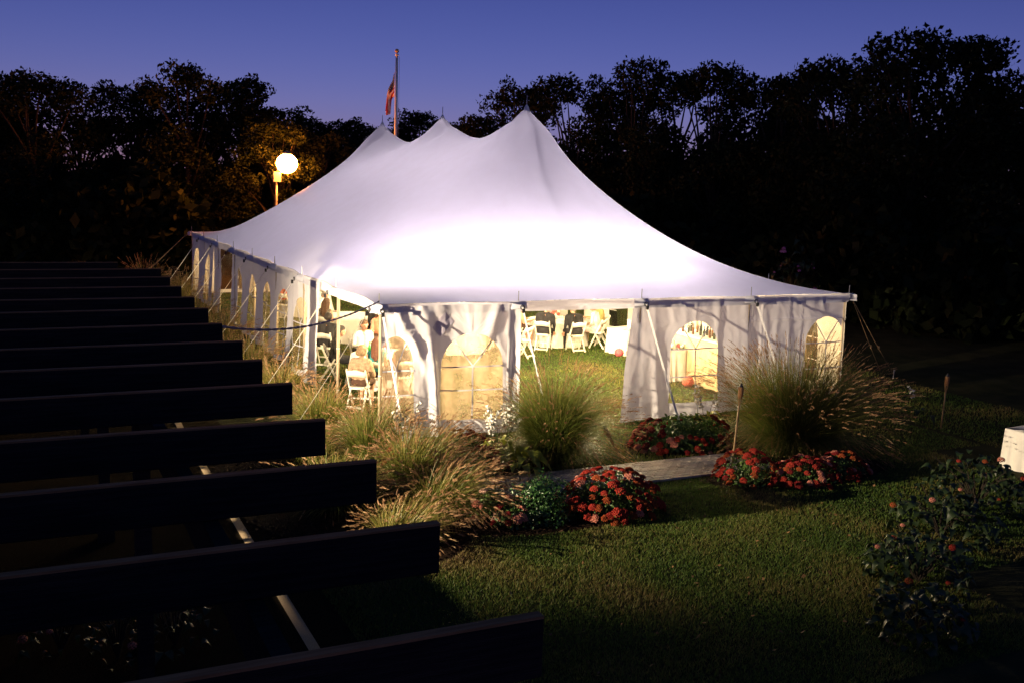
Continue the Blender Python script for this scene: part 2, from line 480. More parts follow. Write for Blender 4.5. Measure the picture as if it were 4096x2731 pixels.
# ------------------------------------------------------------------ brick path
def brick_path():
    base = obj('brick_path', np_mesh('brick_path', [(PATH_X0 - .03, PATH_Y0 - .03, -.194), (PATH_X1 + .03, PATH_Y0 - .03, -.194), (PATH_X1 + .03, PATH_Y1 + .03, -.194), (PATH_X0 - .03, PATH_Y1 + .03, -.194)], [(0, 1, 2, 3)]),
               principled('sand_joint', (0.10, 0.08, 0.06), 0.95, spec=0.05, var=0.3, vscale=60))
    set_props(base, kind='structure', label='weathered brick path crossing the flower beds')
    meshes = []
    for i in range(4):
        bm = bmesh.new(); bmesh.ops.create_cube(bm, size=1.0)
        for v in bm.verts: v.co = Vector((v.co.x * .206, v.co.y * .104, v.co.z * .05))
        bmesh.ops.bevel(bm, geom=[e for e in bm.edges if min(v.co.z for v in e.verts) > 0], offset=.007, segments=1, affect='EDGES')
        me = bpy.data.meshes.new('brick'); bm.to_mesh(me); bm.free(); me.materials.append(M_BRICK[i]); meshes.append(me)
    rnd = random.Random(9)
    j = 0; y = PATH_Y0 + .055
    while y < PATH_Y1 - .03:
        x = PATH_X0 + (.107 if j % 2 else 0.0) + .1
        while x < PATH_X1 - .05:
            o = bpy.data.objects.new('brick', rnd.choice(meshes)); COL.objects.link(o)
            o.parent = base
            o.location = (x + rnd.uniform(-.004, .004), y + rnd.uniform(-.003, .003), -.182 + rnd.uniform(-.005, .005))
            o.rotation_euler = (rnd.uniform(-.02, .02), rnd.uniform(-.015, .015), rnd.uniform(-.02, .02))
            x += .216
        y += .1125; j += 1
brick_path()

# ------------------------------------------------------------------ the tent
S = 3.05; EAVE = 2.54; PEAK = 7.04
TENT = thing('pole_tent', 'large white pole tent with three peaks, glowing from inside', 'tent', (6.1, 12.2, -0.1))

def roof_heights(n=10):
    h = S / n
    nx, ny = 4 * n + 1, 8 * n + 1
    x = np.arange(nx) * h; y = np.arange(ny) * h
    X, Y = np.meshgrid(x, y, indexing='ij')
    u = np.zeros((nx, ny)); fix = np.zeros((nx, ny), bool)
    fix[0] = fix[-1] = True; fix[:, 0] = fix[:, -1] = True
    ic = nx // 2; pw = .9
    for k in (2, 4, 6):
        d = np.hypot(X - 2 * S, Y - k * S); m = d <= .8
        fix[m] = True; u[m] = 1 - .25 * d[m]
    for j in range(ny):
        t = (y[j] / S - 2) / 2
        if -1e-6 <= t <= 2 + 1e-6:
            t = min(max(t, 0), 2) % 1
            u[ic, j] = ((1 - .17) + .17 * abs(2 * t - 1) ** 1.7) ** (1 / pw); fix[ic, j] = True
    par = np.add.outer(np.arange(nx), np.arange(ny)) % 2
    ms = [(par == c) & ~fix for c in (0, 1)]
    ax = 2.2
    for it in range(420):
        for m in ms:
            v = np.zeros_like(u)
            v[1:-1, 1:-1] = (ax * (u[2:, 1:-1] + u[:-2, 1:-1]) + (u[1:-1, 2:] + u[1:-1, :-2])) / (2 * ax + 2)
            u[m] += 1.9 * (v[m] - u[m])
    return x, y, EAVE + (PEAK - EAVE) * np.clip(u, 0, 1) ** pw
RX, RY, RZ = roof_heights()

def roof_z(x, y):
    i = min(max(x / (4 * S) * (len(RX) - 1), 0), len(RX) - 1.001); j = min(max(y / (8 * S) * (len(RY) - 1), 0), len(RY) - 1.001)
    a, b = int(i), int(j); fx, fy = i - a, j - b
    return (RZ[a, b] * (1 - fx) + RZ[a + 1, b] * fx) * (1 - fy) + (RZ[a, b + 1] * (1 - fx) + RZ[a + 1, b + 1] * fx) * fy

SIDE_POLES = [(i * S, 0.0) for i in range(5)] + [(i * S, 8 * S) for i in range(5)] + [(0.0, j * S) for j in range(1, 8)] + [(4 * S, j * S) for j in range(1, 8)]
INSET = 0.13

def eave_warp(x, y):
    """scalloped edge: between poles the eave is drawn inwards"""
    by = math.sin(PI * y / S) ** 2; bx = math.sin(PI * x / S) ** 2
    dx = dy = 0.0
    f = lambda d: max(0.0, 1 - d / 1.6) ** 2
    dx += INSET * by * f(x) - INSET * by * f(4 * S - x)
    dy += INSET * bx * f(y) - INSET * bx * f(8 * S - y)
    return x + dx, y + dy

def build_canopy():
    up_ = 3
    nx, ny = (len(RX) - 1) * up_ + 1, (len(RY) - 1) * up_ + 1
    V = np.zeros((nx, ny, 3))
    xs = np.linspace(0, 4 * S, nx); ys = np.linspace(0, 8 * S, ny)
    # bilinear upsample of the heights
    ix = np.clip((xs / (4 * S) * (len(RX) - 1)), 0, len(RX) - 1 - 1e-6); iy = np.clip(ys / (8 * S) * (len(RY) - 1), 0, len(RY) - 1 - 1e-6)
    a = ix.astype(int); b = iy.astype(int); fx = (ix - a)[:, None]; fy = (iy - b)[None, :]
    Z = (RZ[a][:, b] * (1 - fx) + RZ[a + 1][:, b] * fx) * (1 - fy) + (RZ[a][:, b + 1] * (1 - fx) + RZ[a + 1][:, b + 1] * fx) * fy
    for k in range(2):   # soften facets
        Z2 = Z.copy(); Z2[1:-1, 1:-1] = (Z[1:-1, 1:-1] * 4 + Z[2:, 1:-1] + Z[:-2, 1:-1] + Z[1:-1, 2:] + Z[1:-1, :-2]) / 8; Z = Z2
    for kk in (2, 4, 6):
        i0, j0 = int(round(2 * S / (4 * S) * (nx - 1))), int(round(kk * S / (8 * S) * (ny - 1))); Z[i0, j0] = PEAK
    X, Y = np.meshgrid(xs, ys, indexing='ij')
    by = np.sin(PI * Y / S) ** 2; bx = np.sin(PI * X / S) ** 2
    f = lambda d: np.clip(1 - d / 1.6, 0, 1) ** 2
    X2 = X + INSET * by * (f(X) - f(4 * S - X)); Y2 = Y + INSET * bx * (f(Y) - f(8 * S - Y))
    # stress wrinkles fanning from each side pole
    for px, py in SIDE_POLES:
        dx, dy = X - px, Y - py
        r = np.hypot(dx, dy); th = np.arctan2(dy, dx)
        Z += .014 * np.sin(th * 15 + px * 3 + py) * np.exp(-r / .42) * np.clip(r / .12, 0, 1)
    # long shallow tension folds and seams towards the peaks
    for kk in (2, 4, 6):
        dx, dy = X - 2 * S, Y - kk * S
        r = np.hypot(dx, dy); th = np.arctan2(dy, dx)
        Z += .010 * np.sin(th * 11 + kk) * np.exp(-((r - 1.5) / 1.3) ** 2)
    V[..., 0] = X2; V[..., 1] = Y2; V[..., 2] = Z
    idx = np.arange(nx * ny).reshape(nx, ny)
    F = np.stack([idx[:-1, :-1], idx[1:, :-1], idx[1:, 1:], idx[:-1, 1:]], -1).reshape(-1, 4)
    obj('canopy', np_mesh('canopy', V.reshape(-1, 3), F, True), M_CANOPY, TENT, True)
build_canopy()

# valance strips hanging from the eave, one per bay
def build_valance(a, b, outn, seed):
    a, b, outn = Vector(a), Vector(b), Vector(outn)
    nu, nv = 48, 7
    V = []
    for i in range(nu + 1):
        t = i / nu
        p = a.lerp(b, t)
        q = Vector(eave_warp(p.x, p.y) + (0,))
        s_ = t * S
        for j in range(nv + 1):
            d = j / nv
            wr = .016 * noise.noise((s_ * 5.5 + seed * 7, d * 2.2, seed)) + .010 * noise.noise((s_ * 15, d * 3 + seed, 2.0))
            wr += .03 * math.exp(-min(t, 1 - t) * 14) * math.sin(d * 5)
            off = .012 + d * .012 + wr * (0.25 + d)
            z = EAVE - .004 - d * (.20 + .02 * math.sin(t * PI))
            V.append((q.x + outn.x * off, q.y + outn.y * off, z))
    idx = np.arange((nu + 1) * (nv + 1)).reshape(nu + 1, nv + 1)
    F = np.stack([idx[:-1, :-1], idx[1:, :-1], idx[1:, 1:], idx[:-1, 1:]], -1).reshape(-1, 4)
    obj('valance', np_mesh('valance', V, F, True), M_VALANCE, TENT, True)
for i in range(4):
    build_valance((i * S, 0, 0), ((i + 1) * S, 0, 0), (0, -1, 0), i)
    build_valance((i * S, 8 * S, 0), ((i + 1) * S, 8 * S, 0), (0, 1, 0), 20 + i)
for j in range(8):
    build_valance((0, j * S, 0), (0, (j + 1) * S, 0), (-1, 0, 0), 40 + j)
    build_valance((4 * S, j * S, 0), (4 * S, (j + 1) * S, 0), (1, 0, 0), 60 + j)

# poles
for (x, y) in SIDE_POLES:
    mb = MB(); g = gz(x, y)
    xi = x + (0.06 if x < 1 else -0.06 if x > 12 else 0); yi = y + (0.06 if y < 1 else -0.06 if y > 24 else 0)
    mb.tube([(xi, yi, g), (xi, yi, EAVE - .03)], .036, 10)
    p = obj('side_pole', mb.mesh('side_pole', True), M_POLE, TENT, True)
    mb = MB(); mb.tube([(x, y, EAVE - .02), (x, y, EAVE + .22)], [.011, .008], 6)
    q = obj('pole_pin', mb.mesh('pole_pin'), M_STEEL, p, True)
    for zz in (.35, 1.3):
        mb = MB(); mb.tube([(xi, yi, g + zz), (xi, yi, g + zz + .02)], .040, 10)
        obj('pole_tie', mb.mesh('pole_tie'), M_STRAP, p, True)
for k in (2, 4, 6):
    mb = MB(); mb.tube([(2 * S, k * S, gz(6, k * S)), (2 * S, k * S, PEAK - .1)], .06, 12)
    p = obj('centre_pole', mb.mesh('centre_pole', True), M_POLE, TENT, True)
    mb = MB(); mb.tube([(2 * S, k * S, PEAK - .12), (2 * S, k * S, PEAK + .28)], [.016, .010], 8)
    obj('pole_pin', mb.mesh('pole_pin'), M_STEEL, p, True)
    mb = MB(); mb.lathe([(.10, -.16), (.055, -.03), (.02, .03), (.0, .035)], (2 * S, k * S, PEAK), 16)
    obj('peak_cap', mb.mesh('peak_cap', True), M_STRAP, p, True)

# guy straps with corner tabs, ratchets and stakes
def guy(a, out, reach=1.85, w=.055, side=None, seed=0, rope=False):
    a = Vector(a); out = Vector(out).normalized()
    foot = Vector((a.x + out.x * reach, a.y + out.y * reach, 0)); foot.z = gz(foot.x, foot.y) + .12
    top = Vector((a.x, a.y, EAVE - .10)) + out * .17
    tang = Vector((-out.y, out.x, 0))
    # gathered corner tab of canopy cloth
    mb = MB()
    e = Vector((a.x, a.y, EAVE))
    tip = top + Vector((0, 0, .02))
    l, r = e - tang * .20 - out * .01, e + tang * .20 - out * .01
    dl, dr = l + Vector((0, 0, -.16)) + out * .04, r + Vector((0, 0, -.16)) + out * .04
    t1, t2 = tip - tang * .03 + Vector((0, 0, .03)), tip + tang * .03 + Vector((0, 0, .03))
    b1, b2 = tip - tang * .03 - Vector((0, 0, .05)), tip + tang * .03 - Vector((0, 0, .05))
    m1, m2 = e - tang * .07 + out * .09 + Vector((0, 0, .015)), e + tang * .07 + out * .09 + Vector((0, 0, .015))
    mb.add([e + Vector((0, 0, .012)), l, r, dl, dr, t1, t2, b1, b2, m1, m2],
           [(0, 1, 9), (0, 9, 10), (0, 10, 2), (9, 5, 6, 10), (1, 3, 7, 5, 9), (2, 10, 6, 8, 4), (5, 7, 8, 6), (3, 4, 8, 7)])
    tab = obj('corner_tab', mb.mesh('corner_tab', True), M_VALANCE, TENT, True)
    # ring and ratchet
    mb = MB()
    c = top + out * .03
    pts = [c + tang * (.045 * math.cos(t)) + Vector((0, 0, .045 * math.sin(t))) for t in np.linspace(0, 2 * PI, 13)]
    mb.tube(pts, .009, 6, cap=False)
    mb.box(c + out * .05 - Vector((0, 0, .07)), (.05, .05, .09), Matrix.Rotation(math.atan2(out.y, out.x), 3, 'Z'))
    obj('ratchet', mb.mesh('ratchet'), M_DARKMETAL, TENT, True)
    mb = MB()
    if rope:
        for dd in (0.0, .35):
            f2 = foot + tang * dd
            mb.tube([c, c.lerp(f2, .5) - Vector((0, 0, .03)), f2], .011, 6)
            k = c.lerp(f2, .62); mb.ball(k, (.03, .03, .05), 8, 5)
        obj('guy_rope', mb.mesh('guy_rope', True), M_ROPE, TENT, True)
    else:
        # flat webbing with a slight sag and twist
        n = 14; V = []; F = []
        for i in range(n + 1):
            t = i / n; p = c.lerp(foot, t) - Vector((0, 0, .05 * math.sin(PI * t)))
            tw = .95 + .2 * math.sin(t * 3 + seed)
            d = tang * math.cos(tw) + out * math.sin(tw) * .6
            V += [p - d * w / 2, p + d * w / 2, p + d * w / 2 - out * .004, p - d * w / 2 - out * .004]
        for i in range(n):
            b = 4 * i
            for k in range(4): F.append((b + k, b + (k + 1) % 4, b + 4 + (k + 1) % 4, b + 4 + k))
        mb.add(V, F)
        obj('guy_strap', mb.mesh('guy_strap'), M_STRAP, TENT, True)
    mb = MB(); mb.tube([foot + Vector((0, 0, .12)) + out * .03, foot - out * .05 - Vector((0, 0, .35))], .016, 8)
    mb.tube([foot + Vector((0, 0, .10)) + out * .03, foot + Vector((0, 0, .13)) + out * .035], .03, 8)
    obj('stake', mb.mesh('stake'), M_STEEL, TENT, True)

for i in range(4): guy((i * S, 0, 0), (0, -1, 0), seed=i)
guy((0, 0, 0), (-1, 0.02, 0), seed=9)
guy((4 * S, 0, 0), (.89, .45, 0), 4.3, rope=True)
for j in range(1, 8): guy((0, j * S, 0), (-1, 0, 0), w=.05, seed=j)
guy((0, 8 * S, 0), (-.9, .4, 0), 2.6, rope=True)
for j in range(1, 9): guy((4 * S, j * S, 0), (1, 0, 0), seed=j)

# sidewalls with arched windows
def sidewall(a, b, outn, wins, mat=M_WALL, pane=M_PANE, fold=.05, freq=4.5, flare=.12, seed=0, zt_=None, ztop=EAVE - .05, extra=None, ds=.04, muntins=True, zb=.15, zs=1.30, zt=1.95, sag=0.0, shear=0.0):
    a, b, outn = Vector(a), Vector(b), Vector(outn)
    L = (b - a).length; dirv = (b - a) / L
    g0 = gz(a.x, a.y)
    def P(s, z, off=0.0):
        h = (ztop - z) / (ztop - g0)          # 0 top .. 1 bottom
        n_ = fold * (.25 + .75 * h) * math.sin(s * freq + 1.3 * noise.noise((s * .6, z * .35, seed)) * 2.0 + seed)
        n_ += fold * .9 * noise.noise((s * 1.6 + seed * 3, z * .55, seed * 1.7)) * (.4 + .6 * h)
        n_ += fold * .35 * noise.noise((s * 5 + seed, z * 1.3, seed + 4)) + fold * .22 * (1 - abs(noise.noise((s * 3.1 + z * 1.7, z * 2.6 - s, seed + 9)))) ** 3 + fold * .12 * noise.noise((s * 11, z * 6, seed))
        n_ += flare * h * h
        if extra: n_ += extra(s, z, h)
        p = a + dirv * (s - shear * h * math.exp(-s / .5)) + outn * (n_ + off - .045)
        gg = gz(p.x, p.y)
        zz = gg + (z - g0) if z > g0 else gg
        zz = gg + (z - g0) / (ztop - g0) * (ztop - gg)
        return Vector((p.x, p.y, zz - sag * math.sin(PI * s / L) * (1 - h)))
    wins = sorted(wins)
    # rows
    rows = list(np.linspace(g0 + .01, zb, 6)) + list(np.linspace(zb, zs, 22))[1:]
    rows += [zs + (zt - zs) * math.sin(t) for t in np.linspace(0, PI / 2, 14)[1:]]
    rows += list(np.linspace(zt, ztop, 9))[1:]
    i_zb, i_zt = 5, 5 + 21 + 13
    def hw(z, w):
        if z <= zs: return w / 2
        if z <= zt: return max(.012, w / 2 * math.sqrt(max(0, 1 - ((z - zs) / (zt - zs)) ** 2)))
        return .012 + (w / 2 - .012) * min(1.0, (z - zt) / (ztop - zt))
    segs = []                                 # (kind, start fn, end fn, n)
    cur = None
    for (c, w) in wins:
        segs.append(('wall', cur, (c, w, -1), 0)); segs.append(('win', (c, w, -1), (c, w, 1), 0)); cur = (c, w, 1)
    segs.append(('wall', cur, None, 0))
    def pos(e, z, default):
        if e is None: return default
        c, w, sg = e; return min(L, max(0.0, c + sg * hw(z, w)))
    cols = []
    for (k, e0, e1, _) in segs:
        s0, s1 = pos(e0, 1.0, 0.0), pos(e1, 1.0, L)
        n = max(3, int((s1 - s0) / ds)) if k == 'wall' else max(8, int((s1 - s0) / ds))
        cols.append((k, e0, e1, n))
    V = []; kinds = []
    for z in rows:
        for (k, e0, e1, n) in cols:
            s0, s1 = pos(e0, z, 0.0), pos(e1, z, L)
            for i in range(n): V.append(P(s0 + (s1 - s0) * i / n, z))
        V.append(P(L, z))
    for (k, e0, e1, n) in cols: kinds += [k] * n
    nc = len(kinds)
    FW = []; FP = {}
    wi = -1; wid = []
    last = None
    for k in kinds:
        if k == 'win' and last != 'win': wi += 1
        wid.append(wi); last = k
    for r in range(len(rows) - 1):
        for c in range(nc):
            f = (r * (nc + 1) + c, r * (nc + 1) + c + 1, (r + 1) * (nc + 1) + c + 1, (r + 1) * (nc + 1) + c)
            if kinds[c] == 'win' and i_zb <= r < i_zt: FP.setdefault(wid[c], []).append(f)
            else: FW.append(f)
    def sub(faces, name, m, parent):
        faces = np.array(faces); u, inv = np.unique(faces.ravel(), return_inverse=True)
        me = np_mesh(name, np.array([V[i] for i in u]), inv.reshape(faces.shape), True)
        return obj(name, me, m, parent, True)
    wall = sub(FW, 'sidewall', mat, TENT)
    for w_i, faces in FP.items():
        pn = sub(faces, 'window_pane', pane, wall)
        if not muntins: continue
        c, w = wins[w_i]
        mb = MB()
        def strip(pts, wd=.032):
            n = len(pts)
            vs = []
            for i, (s, z) in enumerate(pts):
                s2, z2 = pts[min(i + 1, n - 1)]; s1, z1 = pts[max(i - 1, 0)]
                dx, dz = s2 - s1, z2 - z1; q = math.hypot(dx, dz) or 1; nx_, nz_ = -dz / q * wd / 2, dx / q * wd / 2
                vs += [P(s + nx_, z + nz_, .012), P(s - nx_, z - nz_, .012)]
            mb.add(vs, [(2 * i, 2 * i + 1, 2 * i + 3, 2 * i + 2) for i in range(n - 1)])
        lo, hi = max(0.02, c - w / 2), min(L - .02, c + w / 2)
        def ln(p, q, n=12): return [(p[0] + (q[0] - p[0]) * i / n, p[1] + (q[1] - p[1]) * i / n) for i in range(n + 1)]
        if lo < c < hi:
            strip(ln((c, zb + .01), (c, zs + .02)))
            strip(ln((c, zs), (c - w * .30, zs + (zt - zs) * .80)), .028); strip(ln((c, zs), (c + w * .30, zs + (zt - zs) * .80)), .028)
        for zz in (zs - .01, .72): strip(ln((lo, zz), (hi, zz)), .028)
        obj('muntin', mb.mesh('muntin'), M_MUNTIN, wall, True)
    return wall, P

def ridge_fold(s, z, h):
    # a heavy fold of cloth sweeping down beside the arched window, pulled from the corner tab
    c = .98 + .25 * h
    d = .14 * math.exp(-((s - c) / .10) ** 2) * min(1, h * 1.8)
    d -= .09 * math.exp(-((s - c - .22) / .12) ** 2) * min(1, h * 1.5)
    d += .10 * math.exp(-((s - .75 + (z - 1.6) * .5) / .09) ** 2) * math.exp(-((z - 1.8) / .5) ** 2)
    d += .07 * math.exp(-((s - 2.35 - (z - 1.9) * .35) / .10) ** 2) * math.exp(-((z - 2.0) / .45) ** 2)
    d += .06 * math.exp(-((s - .35 - (2.3 - z) * .35) / .06) ** 2) * math.exp(-((z - 2.05) / .35) ** 2)
    return d
w0, w0_P = sidewall((0.05, 0, 0), (3.05, 0, 0), (0, -1, 0), [(.30, .74), (2.00, 1.34)], pane=M_PANE_MILKY, fold=.085, freq=2.6, seed=1, extra=ridge_fold, ds=.03, zb=.10, zs=1.22, zt=1.90)
w0['label'] = 'creased front wall with two milky arched windows'
# gathered flap at the left of the doorway
sidewall((2.80, -.06, 0), (3.10, -.06, 0), (0, -1, 0), [], fold=.06, freq=22, seed=7, flare=.05, ds=.015)
# right of the doorway
def flap(s, z, h): return .12 * h * h * math.exp(-s / .35) + .10 * math.exp(-((s - .55 - h * .25) / .10) ** 2) * h + .05 * math.exp(-((s - 2.35) / .08) ** 2)
sidewall((5.93, 0, 0), (9.15, 0, 0), (0, -1, 0), [(1.72, 1.28)], fold=.055, freq=3.2, seed=2, extra=flap, shear=.38, flare=.10, ds=.03, zb=.12, zs=1.36, zt=1.99)
def creased(s, z, h):
    d = 0.0
    for c in (.12, .42, 1.25, 1.62): d += .022 * math.exp(-((s - c) / .015) ** 2)
    for c in (.5, 1.25, 1.95): d += .02 * math.exp(-((z - c) / .012) ** 2)
    return d
sidewall((9.15, 0, 0), (12.2, 0, 0), (0, -1, 0), [(2.42, 1.26)], fold=.05, freq=2.4, seed=3, extra=creased, flare=.05, ds=.025, zb=.12, zs=1.36, zt=1.99, pane=M_PANE_FAR)
# left side: doorway in the first bay, then window panels, one gap further back
lw = [(6.28, 1.15), (8.18, 1.25), (10.26, 1.15), (12.28, 1.15), (14.5, .95), (20.5, 1.2), (23.2, 1.2)]
def bay_left(y0, y1, seed, **k):
    ws = [(y1 - c, w) for c, w in lw if y0 + .2 < c < y1 - .2]
    sidewall((0, y1, 0), (0, y0, 0), (-1, 0, 0), ws, mat=M_WALL, pane=M_PANE_FAR, fold=.06, freq=5.0, seed=seed, flare=.10, ds=.05, **k)
bay_left(4.6, 7.25, 11); bay_left(7.25, 9.22, 12); bay_left(9.22, 11.3, 13); bay_left(11.3, 13.35, 14); bay_left(13.35, 15.6, 15)
bay_left(18.0, 19.4, 16); bay_left(19.4, 21.9, 17); bay_left(21.9, 24.4, 18)
for j in range(8):
    sidewall((4 * S, j * S, 0), (4 * S, (j + 1) * S, 0), (1, 0, 0), [(1.5, 1.2)], mat=M_WALLFAR, pane=M_PANE, fold=.05, freq=4, seed=30 + j, flare=.06, ds=.09, muntins=j < 4)
for i in range(4):
    sidewall((i * S, 8 * S, 0), ((i + 1) * S, 8 * S, 0), (0, 1, 0), [(1.5, 1.2)], mat=M_WALLFAR, pane=M_PANE, fold=.05, freq=4, seed=50 + i, flare=.06, ds=.10, muntins=False)
# stitched fabric patch with faded print on the front wall
mb = MB()
_u, _v = (.155, .15), (-.10, .10)
_g = [[w0_P(1.33 + _u[0] * (i / 6 - .5) * 2 + _v[0] * (j / 4 - .5) * 2, 2.10 + _u[1] * (i / 6 - .5) * 2 + _v[1] * (j / 4 - .5) * 2, .012) for j in range(5)] for i in range(7)]
mb.add([p for r in _g for p in r], [(i * 5 + j, i * 5 + j + 1, i * 5 + j + 6, i * 5 + j + 5) for i in range(6) for j in range(4)])
obj('printed_label', mb.mesh('printed_label'), fabric('faded_label_print', (0.68, 0.63, 0.74), (0.66, 0.60, 0.74), t=0.12, bump=0.6), w0, True)

# strings of festoon bulbs hung under the canopy
BULB_COL = (1.0, .75, .40)
def string_lights(a, b, n, power, label, drop=.0):
    a, b = Vector(a), Vector(b)
    t = thing('string_lights', label, 'string lights', (a + b) / 2, 0, 'strings of bulbs under the canopy')
    mid = (a + b) / 2
    P_ = []
    for i in range(n * 4 + 1):
        k = i / (n * 4); p = a.lerp(b, k); p.z += .06 * math.cos(k * n * 2 * PI / 3) - .05
        P_.append(p - mid)
    mb = MB(); mb.tube(P_, .006, 5); obj('cable', mb.mesh('cable'), M_DARKMETAL, t)
    r = .055
    bm = bmesh.new(); bmesh.ops.create_icosphere(bm, subdivisions=1, radius=r); me = bpy.data.meshes.new('bulb'); bm.to_mesh(me); bm.free()
    mat = emission('bulb_glow', BULB_COL, power / n / (PI * 4 * PI * r * r))
    sk = MB(); sk.tube([(0, 0, .04), (0, 0, .10)], .022, 6); sk = sk.mesh('socket'); sk.materials.append(M_DARKMETAL)
    for i in range(n):
        p = P_[int((i + .5) * 4)]
        bo = obj('bulb', me, mat, t, loc=p - Vector((0, 0, .09)))
        so = bpy.data.objects.new('socket', sk); COL.objects.link(so); so.parent = bo
STRINGS = [((1.3, 2.3, 2.30), (8.4, 2.3, 2.30), 12, 1.75, 'string of bulbs across the front of the tent'),
           ((1.6, 4.4, 2.25), (10.6, 4.4, 2.25), 12, 1.9, 'string of bulbs across the tent before the first centre pole'),
           ((2.6, 6.2, 2.3), (2.6, 22.5, 2.3), 14, .5, 'long string of bulbs down the left of the tent'),
           ((9.6, 6.2, 2.4), (9.6, 22.5, 2.4), 14, .8, 'long string of bulbs down the right of the tent'),
           ((6.1, 7.4, 3.4), (6.1, 17.4, 3.4), 10, 1.7, 'string of bulbs between the centre poles')]
for a_, b_, n_, k_, l_ in STRINGS: string_lights(a_, b_, n_, STRING_W * k_, l_)

# ------------------------------------------------------------------ pergola on the left
PERG = thing('pergola', 'dark timber pergola with long parallel rafters left of the tent', 'pergola', (-6.5, -6.0, -.2))
RTOP = 3.3
raf_y = [-15.5, -14.33, -13.15, -11.98, -10.78, -9.60, -8.41, -7.18, -5.92, -4.62, -3.25, -1.85, -.45, 1.0]
rnd = random.Random(4)
for i, y in enumerate(raf_y):
    x1 = -4.35 + .022 * (y + 12) + rnd.uniform(-.02, .02) if i < 13 else -4.7
    x0 = -10.6
    bm = bmesh.new(); bmesh.ops.create_cube(bm, size=1.0)
    d = .25; th = .048
    for v in bm.verts: v.co = Vector((v.co.x * (x1 - x0), v.co.y * th, v.co.z * d))
    bmesh.ops.bevel(bm, geom=list(bm.edges), offset=.005, segments=1, affect='EDGES')
    me = bpy.data.meshes.new('rafter'); bm.to_mesh(me); bm.free()
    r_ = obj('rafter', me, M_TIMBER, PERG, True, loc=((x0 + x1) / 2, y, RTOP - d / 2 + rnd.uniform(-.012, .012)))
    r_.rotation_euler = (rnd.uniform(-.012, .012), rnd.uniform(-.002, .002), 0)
    mb = MB(); mb.box((0, 0, d / 2 + .007), (x1 - x0 - .004, th + .004, .012)); obj('lit_top_strip', mb.mesh('lit_top_strip'), M_LITTOP, r_)  # thin strip added: its paler colour imitates a lit top edge
for x in (-5.35, -9.9):
    mb = MB(); mb.box((x, -7.2, RTOP - .25 - .14), (.09, 17.4, .26))
    obj('carrying_beam', mb.mesh('carrying_beam'), M_TIMBER, PERG, True)
    for y in (-14.5, -9.3, -4.1, 1.0):
        mb = MB(); mb.box((x, y, (RTOP - .52 - .2) / 2), (.14, .14, RTOP - .52 + .2 - .01)); mb.box((x, y, -.08), (.22, .22, .22))
        obj('post', mb.mesh('post'), M_TIMBER, PERG, True)

# blue twisted rope from the tent corner to the pergola
def twisted(name, pts, r, mat, label, cat):
    a = np.array(pts)
    mb = MB()
    for ph in (0, PI):
        P_ = []
        for i, p in enumerate(pts):
            t = i * .9 + ph
            P_.append((p[0], p[1] + math.sin(t) * r * .6, p[2] + math.cos(t) * r * .6))
        mb.tube(P_, r * .62, 5)
    o = obj(name, mb.mesh(name, True), mat)
    set_props(o, label, cat)
A_ = Vector((0.0, 0.0, EAVE + .06)); B_ = Vector((-4.22, -5.9, 3.12))
pts = []
for i in range(91):
    t = i / 90; p = A_.lerp(B_, t); p.z -= .28 * 4 * t * (1 - t) * (.75 + .25 * t); pts.append(p)
twisted('twisted_rope', [tuple(p) for p in pts], .017, M_BLUEROPE, 'blue twisted rope sagging from tent corner to pergola rafter', 'rope')

# unseen slatted fence added to shade the terrace, and the floodlight behind it
FEN = thing('light_block_fence', 'unseen fence of horizontal planks added to block the floodlight left of the terrace', 'fence', (-6.9, -5.0, -.2))
def blocker_plank(z0, z1):
    mb = MB(); mb.box((-6.9, -4.5, (z0 + z1) / 2), (.03, 19.0, z1 - z0)); obj('plank', mb.mesh('plank'), M_TIMBER, FEN, True)
edges = [-.19, -.05, .09, .23, .37, .51, .655, .80, .947]
for z0, z1 in zip(edges, edges[1:]): blocker_plank(z0, z1 - .0005)
blocker_plank(.974, 1.12); blocker_plank(1.1205, 1.30)          # the joint between is wider: a slit of light falls through
for y in np.linspace(-13.8, 4.8, 9):
    mb = MB(); mb.box((-6.965, y, .52), (.09, .09, 1.46)); obj('post', mb.mesh('post'), M_TIMBER, FEN, True)

def floodlight():
    base = Vector((-12.0, -4.1, gz(-12, -4)))
    t = thing('floodlight', 'floodlight on a short post at the left edge of the garden', 'floodlight', base)
    mb = MB(); mb.tube([(0, 0, 0), (0, 0, 2.75)], .04, 10); obj('post', mb.mesh('post'), M_DARKMETAL, t)
    aim = Vector((1.8, -1.0, .6)) - (base + Vector((0, 0, 2.9)))
    rot = aim.to_track_quat('-Z', 'Y').to_euler()
    mb = MB(); mb.box((0, 0, .06), (.34, .26, .12)); mb.box((0, .0, .13), (.24, .18, .05))
    h = obj('housing', mb.mesh('housing'), M_DARKMETAL, t, loc=(0, 0, 2.9), rot=rot)
    mb = MB(); mb.box((0, 0, -.006), (.30, .22, .008)); obj('lens', mb.mesh('lens'), emission('flood_lens', (1, .84, .6), 8.0), h)
    mb = MB(); mb.box((0, .13, -.27), (.56, .008, .56)); mb.box((-.28, .02, -.22), (.008, .22, .46)); mb.box((.28, .02, -.22), (.008, .22, .46)); obj('added_visor', mb.mesh('added_visor'), M_DARKMETAL, h)  # unseen plates added to keep the beam off the trees
    ld = bpy.data.lights.new('flood_beam', 'SPOT'); ld.energy = FLOOD_W; ld.color = (1.0, .80, .54)
    ld.spot_size = math.radians(78); ld.spot_blend = .85; ld.shadow_soft_size = .035
    lo = bpy.data.objects.new('flood_beam', ld); COL.objects.link(lo); lo.parent = h; lo.location = (0, 0, -.06)
floodlight()

